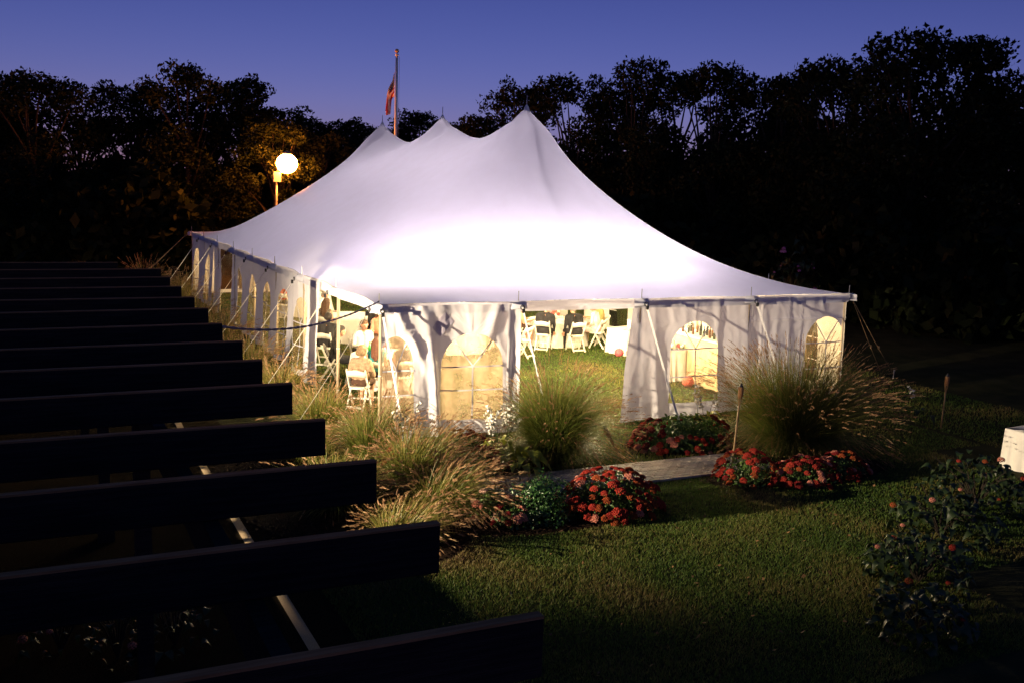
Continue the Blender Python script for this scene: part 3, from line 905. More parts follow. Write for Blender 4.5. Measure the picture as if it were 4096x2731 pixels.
# ------------------------------------------------------------------ yard lamp behind the tent
def yard_lamp():
    x, y = 5.12, 29.8
    t = thing('yard_lamp', 'blazing orange lamp on a tall pole behind the tent', 'lamp', (x, y, gz(x, y)))
    mb = MB(); mb.tube([(-.42, 0, 0), (-.42, 0, 5.0)], [.07, .05], 10); obj('pole', mb.mesh('pole', True), M_STEEL, t)
    mb = MB(); mb.box((-.40, -.02, 4.86), (.34, .22, .46)); obj('control_box', mb.mesh('control_box'), M_WHITEPAINT, t)
    mb = MB(); mb.tube([(-.42, 0, 5.0), (-.36, 0, 5.3), (-.1, 0, 5.45)], .035, 8); obj('arm', mb.mesh('arm', True), M_STEEL, t)
    mb = MB(); mb.lathe([(.04, .60), (.16, .54), (.22, .46), (.23, .43)], (.08, 0, 5.5), 18); obj('hood', mb.mesh('hood', True), M_STEEL, t)
    mb = MB(); mb.ball((.08, 0, 5.50), (.50, .50, .46), 20, 12)
    obj('globe', mb.mesh('globe', True), emission('sodium_glow', (1.0, .26, .03), YARD_W / (PI * 4 * PI * .44 ** 2)), t)
yard_lamp()

# ------------------------------------------------------------------ flagpole with a drooping flag
def flag_material():
    m, n, l = new_mat('flag_cloth')
    out = n.new('ShaderNodeOutputMaterial'); b = n.new('ShaderNodeBsdfPrincipled'); b.inputs['Roughness'].default_value = .8
    u = n.new('ShaderNodeAttribute'); u.attribute_name = 'fly'; v = n.new('ShaderNodeAttribute'); v.attribute_name = 'hoist'
    def math_(op, a, b_=None):
        k = n.new('ShaderNodeMath'); k.operation = op
        for i, x in enumerate((a, b_)):
            if x is None: continue
            if isinstance(x, (int, float)): k.inputs[i].default_value = x
            else: l.new(x, k.inputs[i])
        return k.outputs[0]
    st = math_('MODULO', math_('FLOOR', math_('MULTIPLY', v.outputs['Fac'], 13.0)), 2.0)
    stripes = n.new('ShaderNodeMix'); stripes.data_type = 'RGBA'
    stripes.inputs[6].default_value = (.42, .012, .022, 1); stripes.inputs[7].default_value = (.72, .68, .66, 1)
    l.new(st, stripes.inputs[0])
    # stars: a lattice of dots in the canton
    fu = math_('SUBTRACT', math_('FRACT', math_('MULTIPLY', u.outputs['Fac'], 15.0)), .5)
    fv = math_('SUBTRACT', math_('FRACT', math_('MULTIPLY', v.outputs['Fac'], 16.7)), .5)
    d = math_('ADD', math_('MULTIPLY', fu, fu), math_('MULTIPLY', fv, fv))
    star = math_('LESS_THAN', d, .05)
    can = n.new('ShaderNodeMix'); can.data_type = 'RGBA'
    can.inputs[6].default_value = (.010, .014, .075, 1); can.inputs[7].default_value = (.7, .68, .66, 1)
    l.new(star, can.inputs[0])
    isc = math_('MULTIPLY', math_('LESS_THAN', u.outputs['Fac'], .4), math_('LESS_THAN', v.outputs['Fac'], .5385))
    fin = n.new('ShaderNodeMix'); fin.data_type = 'RGBA'
    l.new(isc, fin.inputs[0]); l.new(stripes.outputs[2], fin.inputs[6]); l.new(can.outputs[2], fin.inputs[7])
    l.new(fin.outputs[2], b.inputs['Base Color'])
    tr = n.new('ShaderNodeBsdfTranslucent'); l.new(fin.outputs[2], tr.inputs[0]); mx = n.new('ShaderNodeMixShader'); mx.inputs[0].default_value = .4
    l.new(b.outputs[0], mx.inputs[1]); l.new(tr.outputs[0], mx.inputs[2]); l.new(mx.outputs[0], out.inputs[0])
    return m

def flagpole():
    x, y = 10.12, 28.36; g = gz(x, y)
    t = thing('flagpole', 'white flagpole with round finial behind the tent', 'flagpole', (x, y, g))
    H = 10.75
    mb = MB(); mb.tube([(0, 0, 0), (0, 0, H)], [.11, .06], 12); obj('pole', mb.mesh('pole', True), M_WHITEPAINT, t)
    mb = MB(); mb.tube([(0, 0, H), (0, 0, H + .08)], .085, 12); obj('truck', mb.mesh('truck'), M_WHITEPAINT, t)
    mb = MB(); mb.tube([(0, 0, H + .08), (0, 0, H + .14)], .03, 8); mb.ball((0, 0, H + .22), .10, 14, 10); obj('finial', mb.mesh('finial', True), principled('gilt_ball', (.62, .42, .18), .35, metal=.4), t)
    mb = MB(); mb.tube([(.12, -.06, 1.2), (.11, -.06, H - .05)], .008, 5); obj('halyard', mb.mesh('halyard'), M_ROPE, t)
    # limp flag: the fly edge falls almost straight down, cloth folded in pleats
    nu, nv = 60, 40
    V = []; U = []; W = []
    Lf, Hf = 2.15, 1.15
    fd = Vector((-.50, .85, 0)).normalized(); fn = Vector((fd.y, -fd.x, 0))      # the breeze sets the fly off to one side
    for i in range(nu + 1):
        for j in range(nv + 1):
            u, v = i / nu, j / nv
            drop = Lf * u * .94
            sw = -(.52 * u ** .8) * (1 - .35 * v) - .05 * math.sin(u * 4)
            pleat = .10 * min(1, u * 3) * math.sin(v * 15 + u * 2.2)
            cross = -.12 * (v - .5) * u + .055 * math.sin(v * 15 + 1.2 + u) * min(1, u * 3)
            zz = -v * Hf * (1 - .62 * min(1, u * 1.7)) - drop * (.92 - .12 * v) + .06 * u * math.sin(v * 9)
            p = fd * (.08 - sw - cross) + fn * (pleat - .05) + Vector((0, 0, H - .75 + zz))
            V.append(tuple(p)); U.append(u); W.append(v)
    idx = np.arange((nu + 1) * (nv + 1)).reshape(nu + 1, nv + 1)
    F = np.stack([idx[:-1, :-1], idx[1:, :-1], idx[1:, 1:], idx[:-1, 1:]], -1).reshape(-1, 4)
    me = np_mesh('flag', V, F, True); set_attr(me, 'fly', U); set_attr(me, 'hoist', W)
    f = obj('flag', me, flag_material(), None, loc=(x, y, g))
    set_props(f, 'limp red, white and blue striped flag on the flagpole', 'flag')
flagpole()

# ------------------------------------------------------------------ trees
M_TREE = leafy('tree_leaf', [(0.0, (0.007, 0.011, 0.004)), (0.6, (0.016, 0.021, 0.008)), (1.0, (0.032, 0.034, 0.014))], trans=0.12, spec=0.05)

def crown_mesh(name, seed, n_blob=34, per=480, low=.12, leaf=.165, R=3.3, H=10.0, ragged=1.0):
    """leaf-sized faces in clumps set through a crown of height H (local z 0..H)"""
    rng = np.random.default_rng(seed)
    C = []; r_ = []
    for k in range(n_blob):
        t = rng.uniform(low, 1.0) ** .85
        prof = math.sin(PI * min(1, .22 + .74 * t)) ** .7
        rad = R * prof * math.sqrt(rng.uniform(.15, 1.0)); a = rng.uniform(0, 2 * PI)
        br = rng.uniform(.75, 1.45) * (1.15 - .45 * t)
        C.append((rad * math.cos(a), rad * math.sin(a), min(H - br * .75, t * H))); r_.append(br)
    # a few reaching twigs
    for k in range(int(7 * ragged)):
        a = rng.uniform(0, 2 * PI); t = rng.uniform(.6, 1.0)
        C.append((R * .75 * math.cos(a) * (1.25 - t * .6), R * .75 * math.sin(a) * (1.25 - t * .6), t * H)); r_.append(rng.uniform(.3, .6))
    C = np.array(C); r_ = np.array(r_)
    cnt = np.maximum(30, (per * (r_ / 1.1) ** 2).astype(int))
    pts = []; tint = []
    for c, r, k in zip(C, r_, cnt):
        d = rng.normal(size=(k, 3)); d /= np.linalg.norm(d, axis=1)[:, None]
        rr = r * rng.uniform(.35, 1.0, k) ** .5 * (1 + .25 * np.sin(d[:, 0] * 5 + c[0]) * np.sin(d[:, 2] * 4))
        pts.append(c + d * rr[:, None] * np.array([1, 1, .8])); tint.append(np.clip(rng.normal(.45, .2) + rng.normal(0, .18, k), 0, 1))
    pts = np.concatenate(pts); tint = np.concatenate(tint); n = len(pts)
    u = rng.normal(size=(n, 3)); u /= np.linalg.norm(u, axis=1)[:, None]
    w = rng.normal(size=(n, 3)); w -= (w * u).sum(1)[:, None] * u; w /= np.linalg.norm(w, axis=1)[:, None]
    s = leaf * rng.uniform(.55, 1.25, n)[:, None]
    V = np.stack([pts - u * s * .6, pts + w * s * .35 + u * s * .1, pts + u * s * .7, pts - w * s * .35 + u * s * .05], 1).reshape(-1, 3)
    me = np_mesh(name, V, np.arange(4 * n).reshape(-1, 4)); set_attr(me, 'tint', np.repeat(tint, 4))
    return me, C, r_

def trunk_mesh(name, C, seed, H=10.0):
    rnd = random.Random(seed); mb = MB()
    mb.tube([(0, 0, -.3), (.05, .03, H * .2), (-.08, .05, H * .45), (.04, -.05, H * .72)], [.26, .20, .14, .05], 8)
    for c in C[::2]:
        z0 = max(.8, c[2] * rnd.uniform(.4, .65))
        a = Vector((0, 0, z0)); b = Vector(c)
        mid = a.lerp(b, .5) + Vector((rnd.uniform(-.2, .2), rnd.uniform(-.2, .2), .25))
        mb.tube([a, mid, b], [.075, .05, .018], 5)
    return mb.mesh(name, True)

TREE_KINDS = []
for k in range(5):
    cm, C, r_ = crown_mesh('crown', 100 + k, n_blob=[36, 30, 40, 26, 34][k], low=[.10, .14, .06, .2, .1][k], R=[3.3, 3.0, 3.6, 2.8, 3.4][k], ragged=[.6, 1, .5, 2.2, 1.4][k])
    tm = trunk_mesh('trunk', C, k)
    TREE_KINDS.append((cm, tm))

def tree(x, y, top, kind, label, group, rot=0.0, wide=1.0, z0=None):
    g = gz(x, y)
    t = thing('tree', label, 'tree', (x, y, g), rot, group)
    k = (top - g) / 10.0
    t.scale = (wide, wide, k)
    cm, tm = TREE_KINDS[kind]
    obj('crown', cm, M_TREE, t); obj('trunk', tm, M_BARK, t)
    return t

ORD = ['first', 'second', 'third', 'fourth', 'fifth', 'sixth', 'seventh', 'eighth', 'ninth', 'tenth', 'eleventh', 'twelfth', 'thirteenth', 'fourteenth', 'fifteenth', 'sixteenth', 'seventeenth']
rnd = random.Random(77)
LEFT_T = [(-7.7, 39.1, 9.6), (-5.6, 36.1, 9.4), (-3.3, 41.0, 9.6), (-0.5, 42.9, 9.6), (1.7, 36.6, 10.4), (4.6, 38.4, 10.0), (7.2, 42.2, 8.9), (9.6, 43.5, 8.5), (12.2, 44.8, 8.5)]
FAR_T = [(19.6, 61.0, 9.0), (23.6, 61.8, 10.4), (25.2, 54.9, 9.2)]
RIGHT_T = [(17.3, 34.1, 8.6), (17.9, 30.4, 10.0), (19.0, 26.8, 10.4), (21.5, 27.8, 9.8), (20.8, 23.9, 11.1), (24.4, 25.6, 10.9), (23.8, 21.4, 10.7), (27.2, 23.5, 10.3), (25.9, 19.4, 10.3), (28.4, 19.8, 10.7), (26.2, 15.6, 10.8), (27.0, 13.9, 10.6), (26.2, 11.4, 11.4), (28.6, 11.6, 11.4), (30.0, 10.6, 10.0), (29.6, 8.4, 8.8)]
for i, (x, y, z) in enumerate(LEFT_T):
    tree(x, y, z, [0, 2, 4, 0, 2, 0, 4, 2, 0][i], 'dark tree in the wood left of the tent, %s from the left' % ORD[i], 'dark trees left of the tent', rnd.uniform(0, 6), rnd.uniform(.95, 1.15))
for i, (x, y, z) in enumerate(FAR_T):
    tree(x, y, z, [2, 0, 2][i], 'distant dark tree rising between the tent peaks, %s from the left' % ORD[i], 'far trees behind the tent', rnd.uniform(0, 6), 1.35)
for i, (x, y, z) in enumerate(RIGHT_T):
    tree(x, y, z, [0, 1, 4, 1, 3, 3, 1, 4, 3, 1, 4, 3, 4, 1, 0, 2][i], 'dark tree in the wood right of the tent, %s from the left' % ORD[i], 'dark trees right of the tent', rnd.uniform(0, 6), rnd.uniform(.9, 1.15))
tree(5.3, 32.4, 7.6, 0, 'bushy tree close behind the orange yard lamp', 'dark trees left of the tent', 1.0, .78)
tree(8.2, 35.2, 7.2, 2, 'low bushy tree right of the orange yard lamp', 'dark trees left of the tent', 2.2, .9)

def woodland():
    """the solid wood further back, one mass"""
    rng = np.random.default_rng(31)
    pts = []
    for (x0, y0, x1, y1, h, n) in [(-60, 30, -16, 50, 9, 14000), (-16, 50, 12, 60, 7.5, 14000), (12, 66, 40, 66, 7.5, 10000), (22, 42, 40, 34, 7.5, 10000), (28, 34, 44, 6, 8.5, 16000), (38, 8, 50, -30, 8.5, 10000), (14.5, 30, 19, 20, 4.5, 7000), (22, 19, 26, 6, 4.0, 10000), (27, 7, 29, -9, 3.6, 8000), (-9, 34, 2, 33, 4.5, 8000)]:
        t = rng.uniform(0, 1, n); w = rng.normal(0, 1.3, n)
        dx, dy = x1 - x0, y1 - y0; L = math.hypot(dx, dy)
        x = x0 + dx * t - dy / L * w; y = y0 + dy * t + dx / L * w
        top = 1.12 * h * (.8 + .22 * np.sin(t * L * .55 + x0) + .1 * np.sin(t * L * 1.7))
        z = top * rng.uniform(0, 1, n) ** .75
        pts.append(np.stack([x, y, z - .2], -1))
    pts = np.concatenate(pts); n = len(pts)
    u = rng.normal(size=(n, 3)); u /= np.linalg.norm(u, axis=1)[:, None]
    w = rng.normal(size=(n, 3)); w -= (w * u).sum(1)[:, None] * u; w /= np.linalg.norm(w, axis=1)[:, None]
    s = .30 * rng.uniform(.6, 1.3, n)[:, None]
    V = np.stack([pts - u * s, pts + w * s * .6, pts + u * s, pts - w * s * .6], 1).reshape(-1, 3)
    me = np_mesh('woodland', V, np.arange(4 * n).reshape(-1, 4)); set_attr(me, 'tint', np.repeat(rng.uniform(0, .6, n), 4))
    set_props(obj('woodland', me, M_TREE), kind='stuff', label='dark woodland undergrowth closing off the garden', cat='woodland')
woodland()

# ------------------------------------------------------------------ ornamental grasses
M_REED = leafy('reed_blade', [(0.0, (0.045, 0.080, 0.014)), (0.45, (0.115, 0.150, 0.026)), (0.75, (0.26, 0.22, 0.055)), (1.0, (0.40, 0.28, 0.10))], trans=0.35, spec=0.35, rough=.45)
M_PLUME = leafy('reed_plume', [(0.0, (0.20, 0.11, 0.06)), (0.5, (0.36, 0.20, 0.10)), (1.0, (0.52, 0.36, 0.20))], trans=0.4)

def grass_clump(x, y, H, R, n, seed, label, lean=(0, 0), plume=.14, droop=.35, base=.28, tint=0.0, w=.009, group='ornamental grass clumps', skirt=.35):
    rng = np.random.default_rng(seed)
    t_ = thing('ornamental_grass', label, 'grass clump', (x, y, gz(x, y)), 0, group)
    seg = 6
    a = rng.uniform(0, 2 * PI, n); r0 = base * np.sqrt(rng.uniform(0, 1, n))
    out = R * (rng.uniform(0, 1, n) ** .65); h = H * rng.uniform(.55, 1.0, n) * (1 - .28 * (out / R) ** 2)
    dr = droop * rng.uniform(.3, 1.3, n) * (out / R)
    low = rng.uniform(0, 1, n) < skirt
    h = np.where(low, h * rng.uniform(.35, .8, n), h); dr = np.where(low, rng.uniform(.55, .95, n), dr); out = np.where(low, out * .8 + .1 * R, out)
    bx, by = r0 * np.cos(a), r0 * np.sin(a)
    tw_ = a + rng.normal(0, .55, n); ax_, ay_ = np.cos(tw_), np.sin(tw_)
    lx, ly = lean
    t = np.linspace(0, 1, seg + 1)[None, :]
    X = bx[:, None] + ax_[:, None] * out[:, None] * t ** 1.7 + lx * h[:, None] * t ** 1.8 * .5
    Y = by[:, None] + ay_[:, None] * out[:, None] * t ** 1.7 + ly * h[:, None] * t ** 1.8 * .5
    Z = h[:, None] * (t - dr[:, None] * t ** 3)
    wa = rng.uniform(0, 2 * PI, n); ww = w * rng.uniform(.6, 1.3, n)
    prof = np.array([.8, 1, 1, .9, .75, .5, .12])[None, :]
    dx = np.cos(wa)[:, None] * ww[:, None] * prof / 2; dy = np.sin(wa)[:, None] * ww[:, None] * prof / 2
    A = np.stack([X - dx, Y - dy, Z], -1); B = np.stack([X + dx, Y + dy, Z], -1)
    V = np.stack([A, B], 2).reshape(n, 2 * (seg + 1), 3)
    fi = np.array([(2 * i, 2 * i + 1, 2 * i + 3, 2 * i + 2) for i in range(seg)])
    F = (np.arange(n)[:, None, None] * 2 * (seg + 1) + fi[None]).reshape(-1, 4)
    me = np_mesh('blades', V.reshape(-1, 3), F)
    tv = np.clip(.30 + tint + rng.normal(0, .16, n), 0, 1)[:, None] + t * .38
    set_attr(me, 'tint', np.clip(np.repeat(tv[:, :, None], 2, 2), 0, 1).ravel())
    o = obj('blades', me, M_REED, t_); o['kind'] = 'stuff'
    # seed plumes
    k = np.where(rng.uniform(0, 1, n) < plume)[0]
    if len(k):
        m = len(k); nb = 16
        P0 = np.stack([X[k, -2], Y[k, -2], Z[k, -2]], -1); P1 = np.stack([X[k, -1], Y[k, -1], Z[k, -1]], -1)
        d = P1 - P0; ln = np.linalg.norm(d, axis=1)[:, None] + 1e-6; d /= ln
        L = rng.uniform(.20, .34, m)[:, None] * (H / 1.9)
        P0 = P1 - d * L * .15
        u = rng.uniform(0, 1, (m, nb))[:, :, None]
        c = P0[:, None] + d[:, None] * L[:, None] * u
        c[..., 2] -= (L[:, None] * u ** 2 * .22)[..., 0]
        rd = rng.normal(size=(m, nb, 3)); rd /= np.linalg.norm(rd, axis=2)[..., None]
        tip = c + d[:, None] * .055 + rd * .030 * (1.15 - u)
        sd = np.cross(rd, d[:, None]); sd /= np.linalg.norm(sd, axis=2)[..., None] + 1e-6
        Vp = np.stack([c - sd * .006, c + sd * .006, tip], 2).reshape(-1, 3)
        mp = np_mesh('plumes', Vp, np.arange(len(Vp)).reshape(-1, 3))
        set_attr(mp, 'tint', np.repeat(np.clip(rng.normal(.5 + tint, .22, (m, 1)) + rng.normal(0, .1, (m, nb)), 0, 1).ravel(), 3))
        o = obj('plumes', mp, M_PLUME, t_); o['kind'] = 'stuff'
    return t_

grass_clump(2.75, -2.35, 2.0, 1.4, 5200, 1, 'tall green grass clump beside the doorway of the tent', plume=.10, tint=-.12)
grass_clump(7.75, -3.35, 2.3, 1.75, 7500, 2, 'huge feathery grass clump at the right front of the tent', plume=.16, base=.55, tint=-.04, droop=.16)
grass_clump(-.35, -3.05, 1.22, 1.05, 2600, 3, 'golden grass clump behind the box shrub, bending right', lean=(.55, -.1), plume=.22, tint=.0)
grass_clump(-.45, -4.55, 1.05, .95, 2000, 4, 'low golden grass clump nearest the lawn, plumes spilling right', lean=(.75, -.25), plume=.30, tint=.05, droop=.6)
grass_clump(-.55, -1.30, 1.30, .9, 2200, 5, 'green and gold grass clump under the front left tent corner', lean=(.2, 0), plume=.18, tint=-.03)
grass_clump(-1.9, -3.7, 1.0, .95, 1800, 6, 'low grass clump seen between the two nearest pergola rafters', lean=(.25, 0), plume=.06, tint=-.02)
grass_clump(-.95, .9, 1.15, .85, 2000, 7, 'golden grass clump left of the folding chair', plume=.2, tint=.02)
grass_clump(-1.15, 3.6, 1.15, .85, 1800, 8, 'tawny grass clump by the left doorway pole', plume=.22, tint=.16)
grass_clump(-1.3, 6.3, 1.2, .85, 1600, 9, 'tawny grass clump before the first left side window', plume=.22, tint=.18)
grass_clump(-1.35, 10.0, 1.3, .9, 1400, 10, 'brown grass clump midway along the left tent wall', plume=.3, tint=.2)
grass_clump(-1.25, 14.0, 1.4, .9, 1300, 11, 'brown grass clump near the gap in the left tent wall', plume=.3, tint=.22)
grass_clump(-1.3, 18.5, 1.6, 1.0, 1300, 12, 'reddish grass clump before the far left tent wall', plume=.3, tint=.24)
grass_clump(-2.0, 22.5, 1.8, 1.1, 1300, 13, 'reddish grass clump at the far left tent corner', plume=.3, tint=.24)
grass_clump(-1.6, -.9, .8, .7, 1200, 14, 'short grass tuft between pergola and tent corner', plume=.08, tint=.05)
grass_clump(-1.5, -5.6, .75, .7, 1100, 15, 'short dark grass tuft below the nearest rafter end', lean=(.6, -.2), plume=.2, tint=.1)

# ------------------------------------------------------------------ flowering plants
M_SEDLEAF = leafy('sedum_leaf', [(0.0, (0.030, 0.075, 0.018)), (0.6, (0.070, 0.130, 0.028)), (1.0, (0.13, 0.19, 0.045))], trans=0.2, spec=.35, rough=.4)
M_BOXLEAF = leafy('box_leaf', [(0.0, (0.016, 0.050, 0.012)), (0.6, (0.035, 0.095, 0.022)), (1.0, (0.07, 0.15, 0.035))], trans=0.2, spec=.5, rough=.32)
M_HOSTA = leafy('hosta_leaf', [(0.0, (0.18, 0.22, 0.03)), (1.0, (0.42, 0.44, 0.07))], trans=0.3, spec=.4, rough=.4)
M_SHRUBLEAF = leafy('hydrangea_leaf', [(0.0, (0.010, 0.022, 0.007)), (1.0, (0.032, 0.052, 0.018))], trans=0.15, spec=.35, rough=.45)
M_STEM = principled('green_stem', (.06, .09, .025), .6, var=.3)
M_RED = principled('sedum_red', (.20, .016, .012), .85, spec=.1, color2=(.34, .040, .026), vscale=30)
M_RUST = principled('sedum_rust', (.18, .030, .010), .85, spec=.1, color2=(.30, .072, .024), vscale=30)
M_WINE = principled('sedum_wine', (.10, .008, .009), .85, spec=.1, color2=(.20, .018, .018), vscale=30)
M_PINK = principled('sedum_pink', (.40, .12, .09), .85, spec=.1, color2=(.52, .22, .15), vscale=30)
M_BLUSH = principled('blush_petal', (.60, .34, .24), .7, color2=(.72, .48, .38), vscale=30)
M_WHITEFL = principled('white_petal', (.82, .80, .72), .6, var=.05)

def head_mesh(seed, r=1.0, n=34):
    rnd = random.Random(seed); mb = MB()
    for i in range(n):
        a = i * 2.399; q = math.sqrt((i + .5) / n)
        p = Vector((q * math.cos(a) * r, q * math.sin(a) * r, .42 * r * (1 - q * q) + rnd.uniform(-.06, .06)))
        s = r * rnd.uniform(.17, .26)
        mb.add([p + Vector((s, 0, 0)), p + Vector((0, s, 0)), p + Vector((-s, 0, 0)), p + Vector((0, -s, 0)), p + Vector((0, 0, s * .9)), p - Vector((0, 0, s * 1.4))],
               [(0, 1, 4), (1, 2, 4), (2, 3, 4), (3, 0, 4), (1, 0, 5), (2, 1, 5), (3, 2, 5), (0, 3, 5)])
    return mb.mesh('flower_head', True)
HEADS = [head_mesh(i) for i in range(4)]

def leaves_mesh(name, pts, nrm, size, seed, asp=.5, tint=(.5, .2), cup=.12):
    """oval leaves (six-sided, folded along the rib) at pts facing about nrm"""
    rng = np.random.default_rng(seed)
    n = len(pts); pts = np.asarray(pts); nrm = np.asarray(nrm)
    nn = nrm + rng.normal(0, .45, (n, 3)); nn /= np.linalg.norm(nn, axis=1)[:, None]
    u = rng.normal(size=(n, 3)); u -= (u * nn).sum(1)[:, None] * nn; u /= np.linalg.norm(u, axis=1)[:, None]
    v = np.cross(nn, u)
    s = (size * rng.uniform(.65, 1.25, n))[:, None]
    c = pts
    V = np.stack([c, c + u * s * .35 + v * s * asp * .5 + nn * s * cup, c + u * s * .75 + v * s * asp * .38 + nn * s * cup * .8, c + u * s, c + u * s * .75 - v * s * asp * .38 + nn * s * cup * .8, c + u * s * .35 - v * s * asp * .5 + nn * s * cup], 1).reshape(-1, 3)
    b = np.arange(n)[:, None] * 6
    F = np.concatenate([b + np.array([[0, 1, 2, 3]]), b + np.array([[0, 3, 4, 5]])], 0)
    me = np_mesh(name, V, F); set_attr(me, 'tint', np.repeat(np.clip(rng.normal(tint[0], tint[1], n), 0, 1), 6))
    return me

def dome_points(rng, n, rx, ry, rz, lo=0.0, inner=.75):
    a = rng.uniform(0, 2 * PI, n); z = rng.uniform(lo, 1, n); q = np.sqrt(np.clip(1 - z * z, 0, 1))
    k = rng.uniform(inner, 1.0, n)
    d = np.stack([q * np.cos(a), q * np.sin(a), z], -1)
    return d * np.array([rx, ry, rz]) * k[:, None], d

def sedum(x, y, rx, ry, rz, n_heads, head, mats, seed, label, n_leaf=900, leaf=.075, heads_lo=.05, cover=None):
    rng = np.random.default_rng(seed); rnd = random.Random(seed)
    t = thing('sedum', label, 'flowering plant', (x, y, gz(x, y)), 0, 'sedum clumps in the beds')
    P, D = dome_points(rng, n_leaf, rx * .93, ry * .93, rz * .93, 0, .45)
    o = obj('foliage', leaves_mesh('foliage', P, D, leaf, seed), M_SEDLEAF, t); o['kind'] = 'stuff'
    mb = MB(); heads = []
    tries = 0
    while len(heads) < n_heads and tries < 6000:
        tries += 1
        p, d = dome_points(rng, 1, rx, ry, rz, heads_lo, .97); p, d = p[0], d[0]
        if cover and not cover(d): continue
        r = head * rnd.uniform(.65, 1.2)
        if any(np.linalg.norm(p - q) < (r + r2) * .62 for q, r2 in heads): continue
        heads.append((p, r))
        ob = obj('flower_head', HEADS[rnd.randrange(4)], None, t) if False else bpy.data.objects.new('flower_head', HEADS[rnd.randrange(4)])
        COL.objects.link(ob); ob.parent = t; ob.location = p
        nrm = Vector((d[0] * .7, d[1] * .7, max(.35, d[2]) + .35)).normalized()
        ob.rotation_mode = 'QUATERNION'; ob.rotation_quaternion = nrm.to_track_quat('Z', 'Y')
        ob.scale = (r, r, r * 1.1)
        if not ob.data.materials: ob.data.materials.append(M_RED)
        ob.material_slots[0].link = 'OBJECT'; ob.material_slots[0].material = rnd.choice(mats)
        mb.tube([(p[0] * .25, p[1] * .25, 0), (p[0] * .8, p[1] * .8, p[2] * .6), tuple(p - np.array([0, 0, .01]))], .006, 4)
    o = obj('stems', mb.mesh('stems'), M_STEM, t); o['kind'] = 'stuff'
    return t

sedum(2.15, -5.45, .92, .70, .72, 105, .075, [M_RED, M_RED, M_RUST, M_RUST, M_RUST, M_RED, M_PINK], 21, 'round red sedum bush in front of the brick path', n_leaf=1500)
sedum(5.75, -2.35, 1.2, .80, .72, 100, .074, [M_WINE, M_WINE, M_RED, M_RED, M_RED, M_PINK], 22, 'leafy sedum clump with dark red rim at the doorway curtain', n_leaf=2200, leaf=.10, cover=lambda d: d[2] < .55 or abs(d[0]) > .55)
sedum(5.35, -4.85, .62, .55, .62, 60, .07, [M_RED, M_RED, M_WINE, M_RED, M_RUST], 23, 'crimson sedum clump at the foot of the bamboo torch', n_leaf=500)
sedum(6.35, -5.25, .75, .50, .48, 62, .07, [M_RED, M_RED, M_WINE, M_WINE, M_RUST, M_PINK], 24, 'low crimson sedum row below the huge grass clump', n_leaf=500)
sedum(7.35, -5.15, .60, .45, .46, 44, .07, [M_RED, M_WINE, M_WINE, M_RED, M_RUST, M_PINK], 25, 'crimson sedum at the right end of the front bed', n_leaf=400)
sedum(.25, -4.95, .42, .40, .55, 20, .062, [M_PINK, M_PINK, M_BLUSH], 26, 'pale pink sedum left of the box shrub', n_leaf=600)
sedum(.35, -5.45, .35, .30, .30, 12, .075, [M_RED, M_WINE, M_PINK], 27, 'small red sedum at the lower left of the box shrub', n_leaf=250)
sedum(1.05, -2.75, .50, .42, .48, 24, .080, [M_RED, M_WINE, M_RUST], 28, 'red sedum left of the yellow hosta', n_leaf=500)
sedum(1.15, -1.2, .75, .40, .42, 24, .075, [M_WINE, M_WINE, M_RUST], 29, 'dark wine sedum along the foot of the front wall', n_leaf=500)
sedum(-.05, -2.0, .5, .4, .5, 14, .08, [M_WINE, M_RUST], 30, 'rusty sedum hidden in the golden grass', n_leaf=400)

def box_shrub(x, y, r, h, seed, label):
    rng = np.random.default_rng(seed)
    t = thing('box_shrub', label, 'shrub', (x, y, gz(x, y)))
    P, D = dome_points(rng, 4200, r, r * .9, h, 0, .55)
    bump_ = 1 + .10 * np.sin(P[:, 0] * 13 + 1) * np.sin(P[:, 1] * 11) + .08 * np.sin(P[:, 2] * 17)
    o = obj('foliage', leaves_mesh('foliage', P * bump_[:, None], D, .042, seed, .62), M_BOXLEAF, t); o['kind'] = 'stuff'
    mb = MB()
    for k in range(14):
        a = k * 2.4; mb.tube([(0, 0, 0), (.4 * r * math.cos(a), .4 * r * math.sin(a), h * .5), (.75 * r * math.cos(a), .75 * r * math.sin(a), h * (.5 + .3 * (k % 3) / 2))], [.014, .009, .004], 5)
    obj('branches', mb.mesh('branches'), M_BARK, t)
box_shrub(.95, -5.35, .58, .74, 41, 'glossy green box shrub beside the red sedum bush')

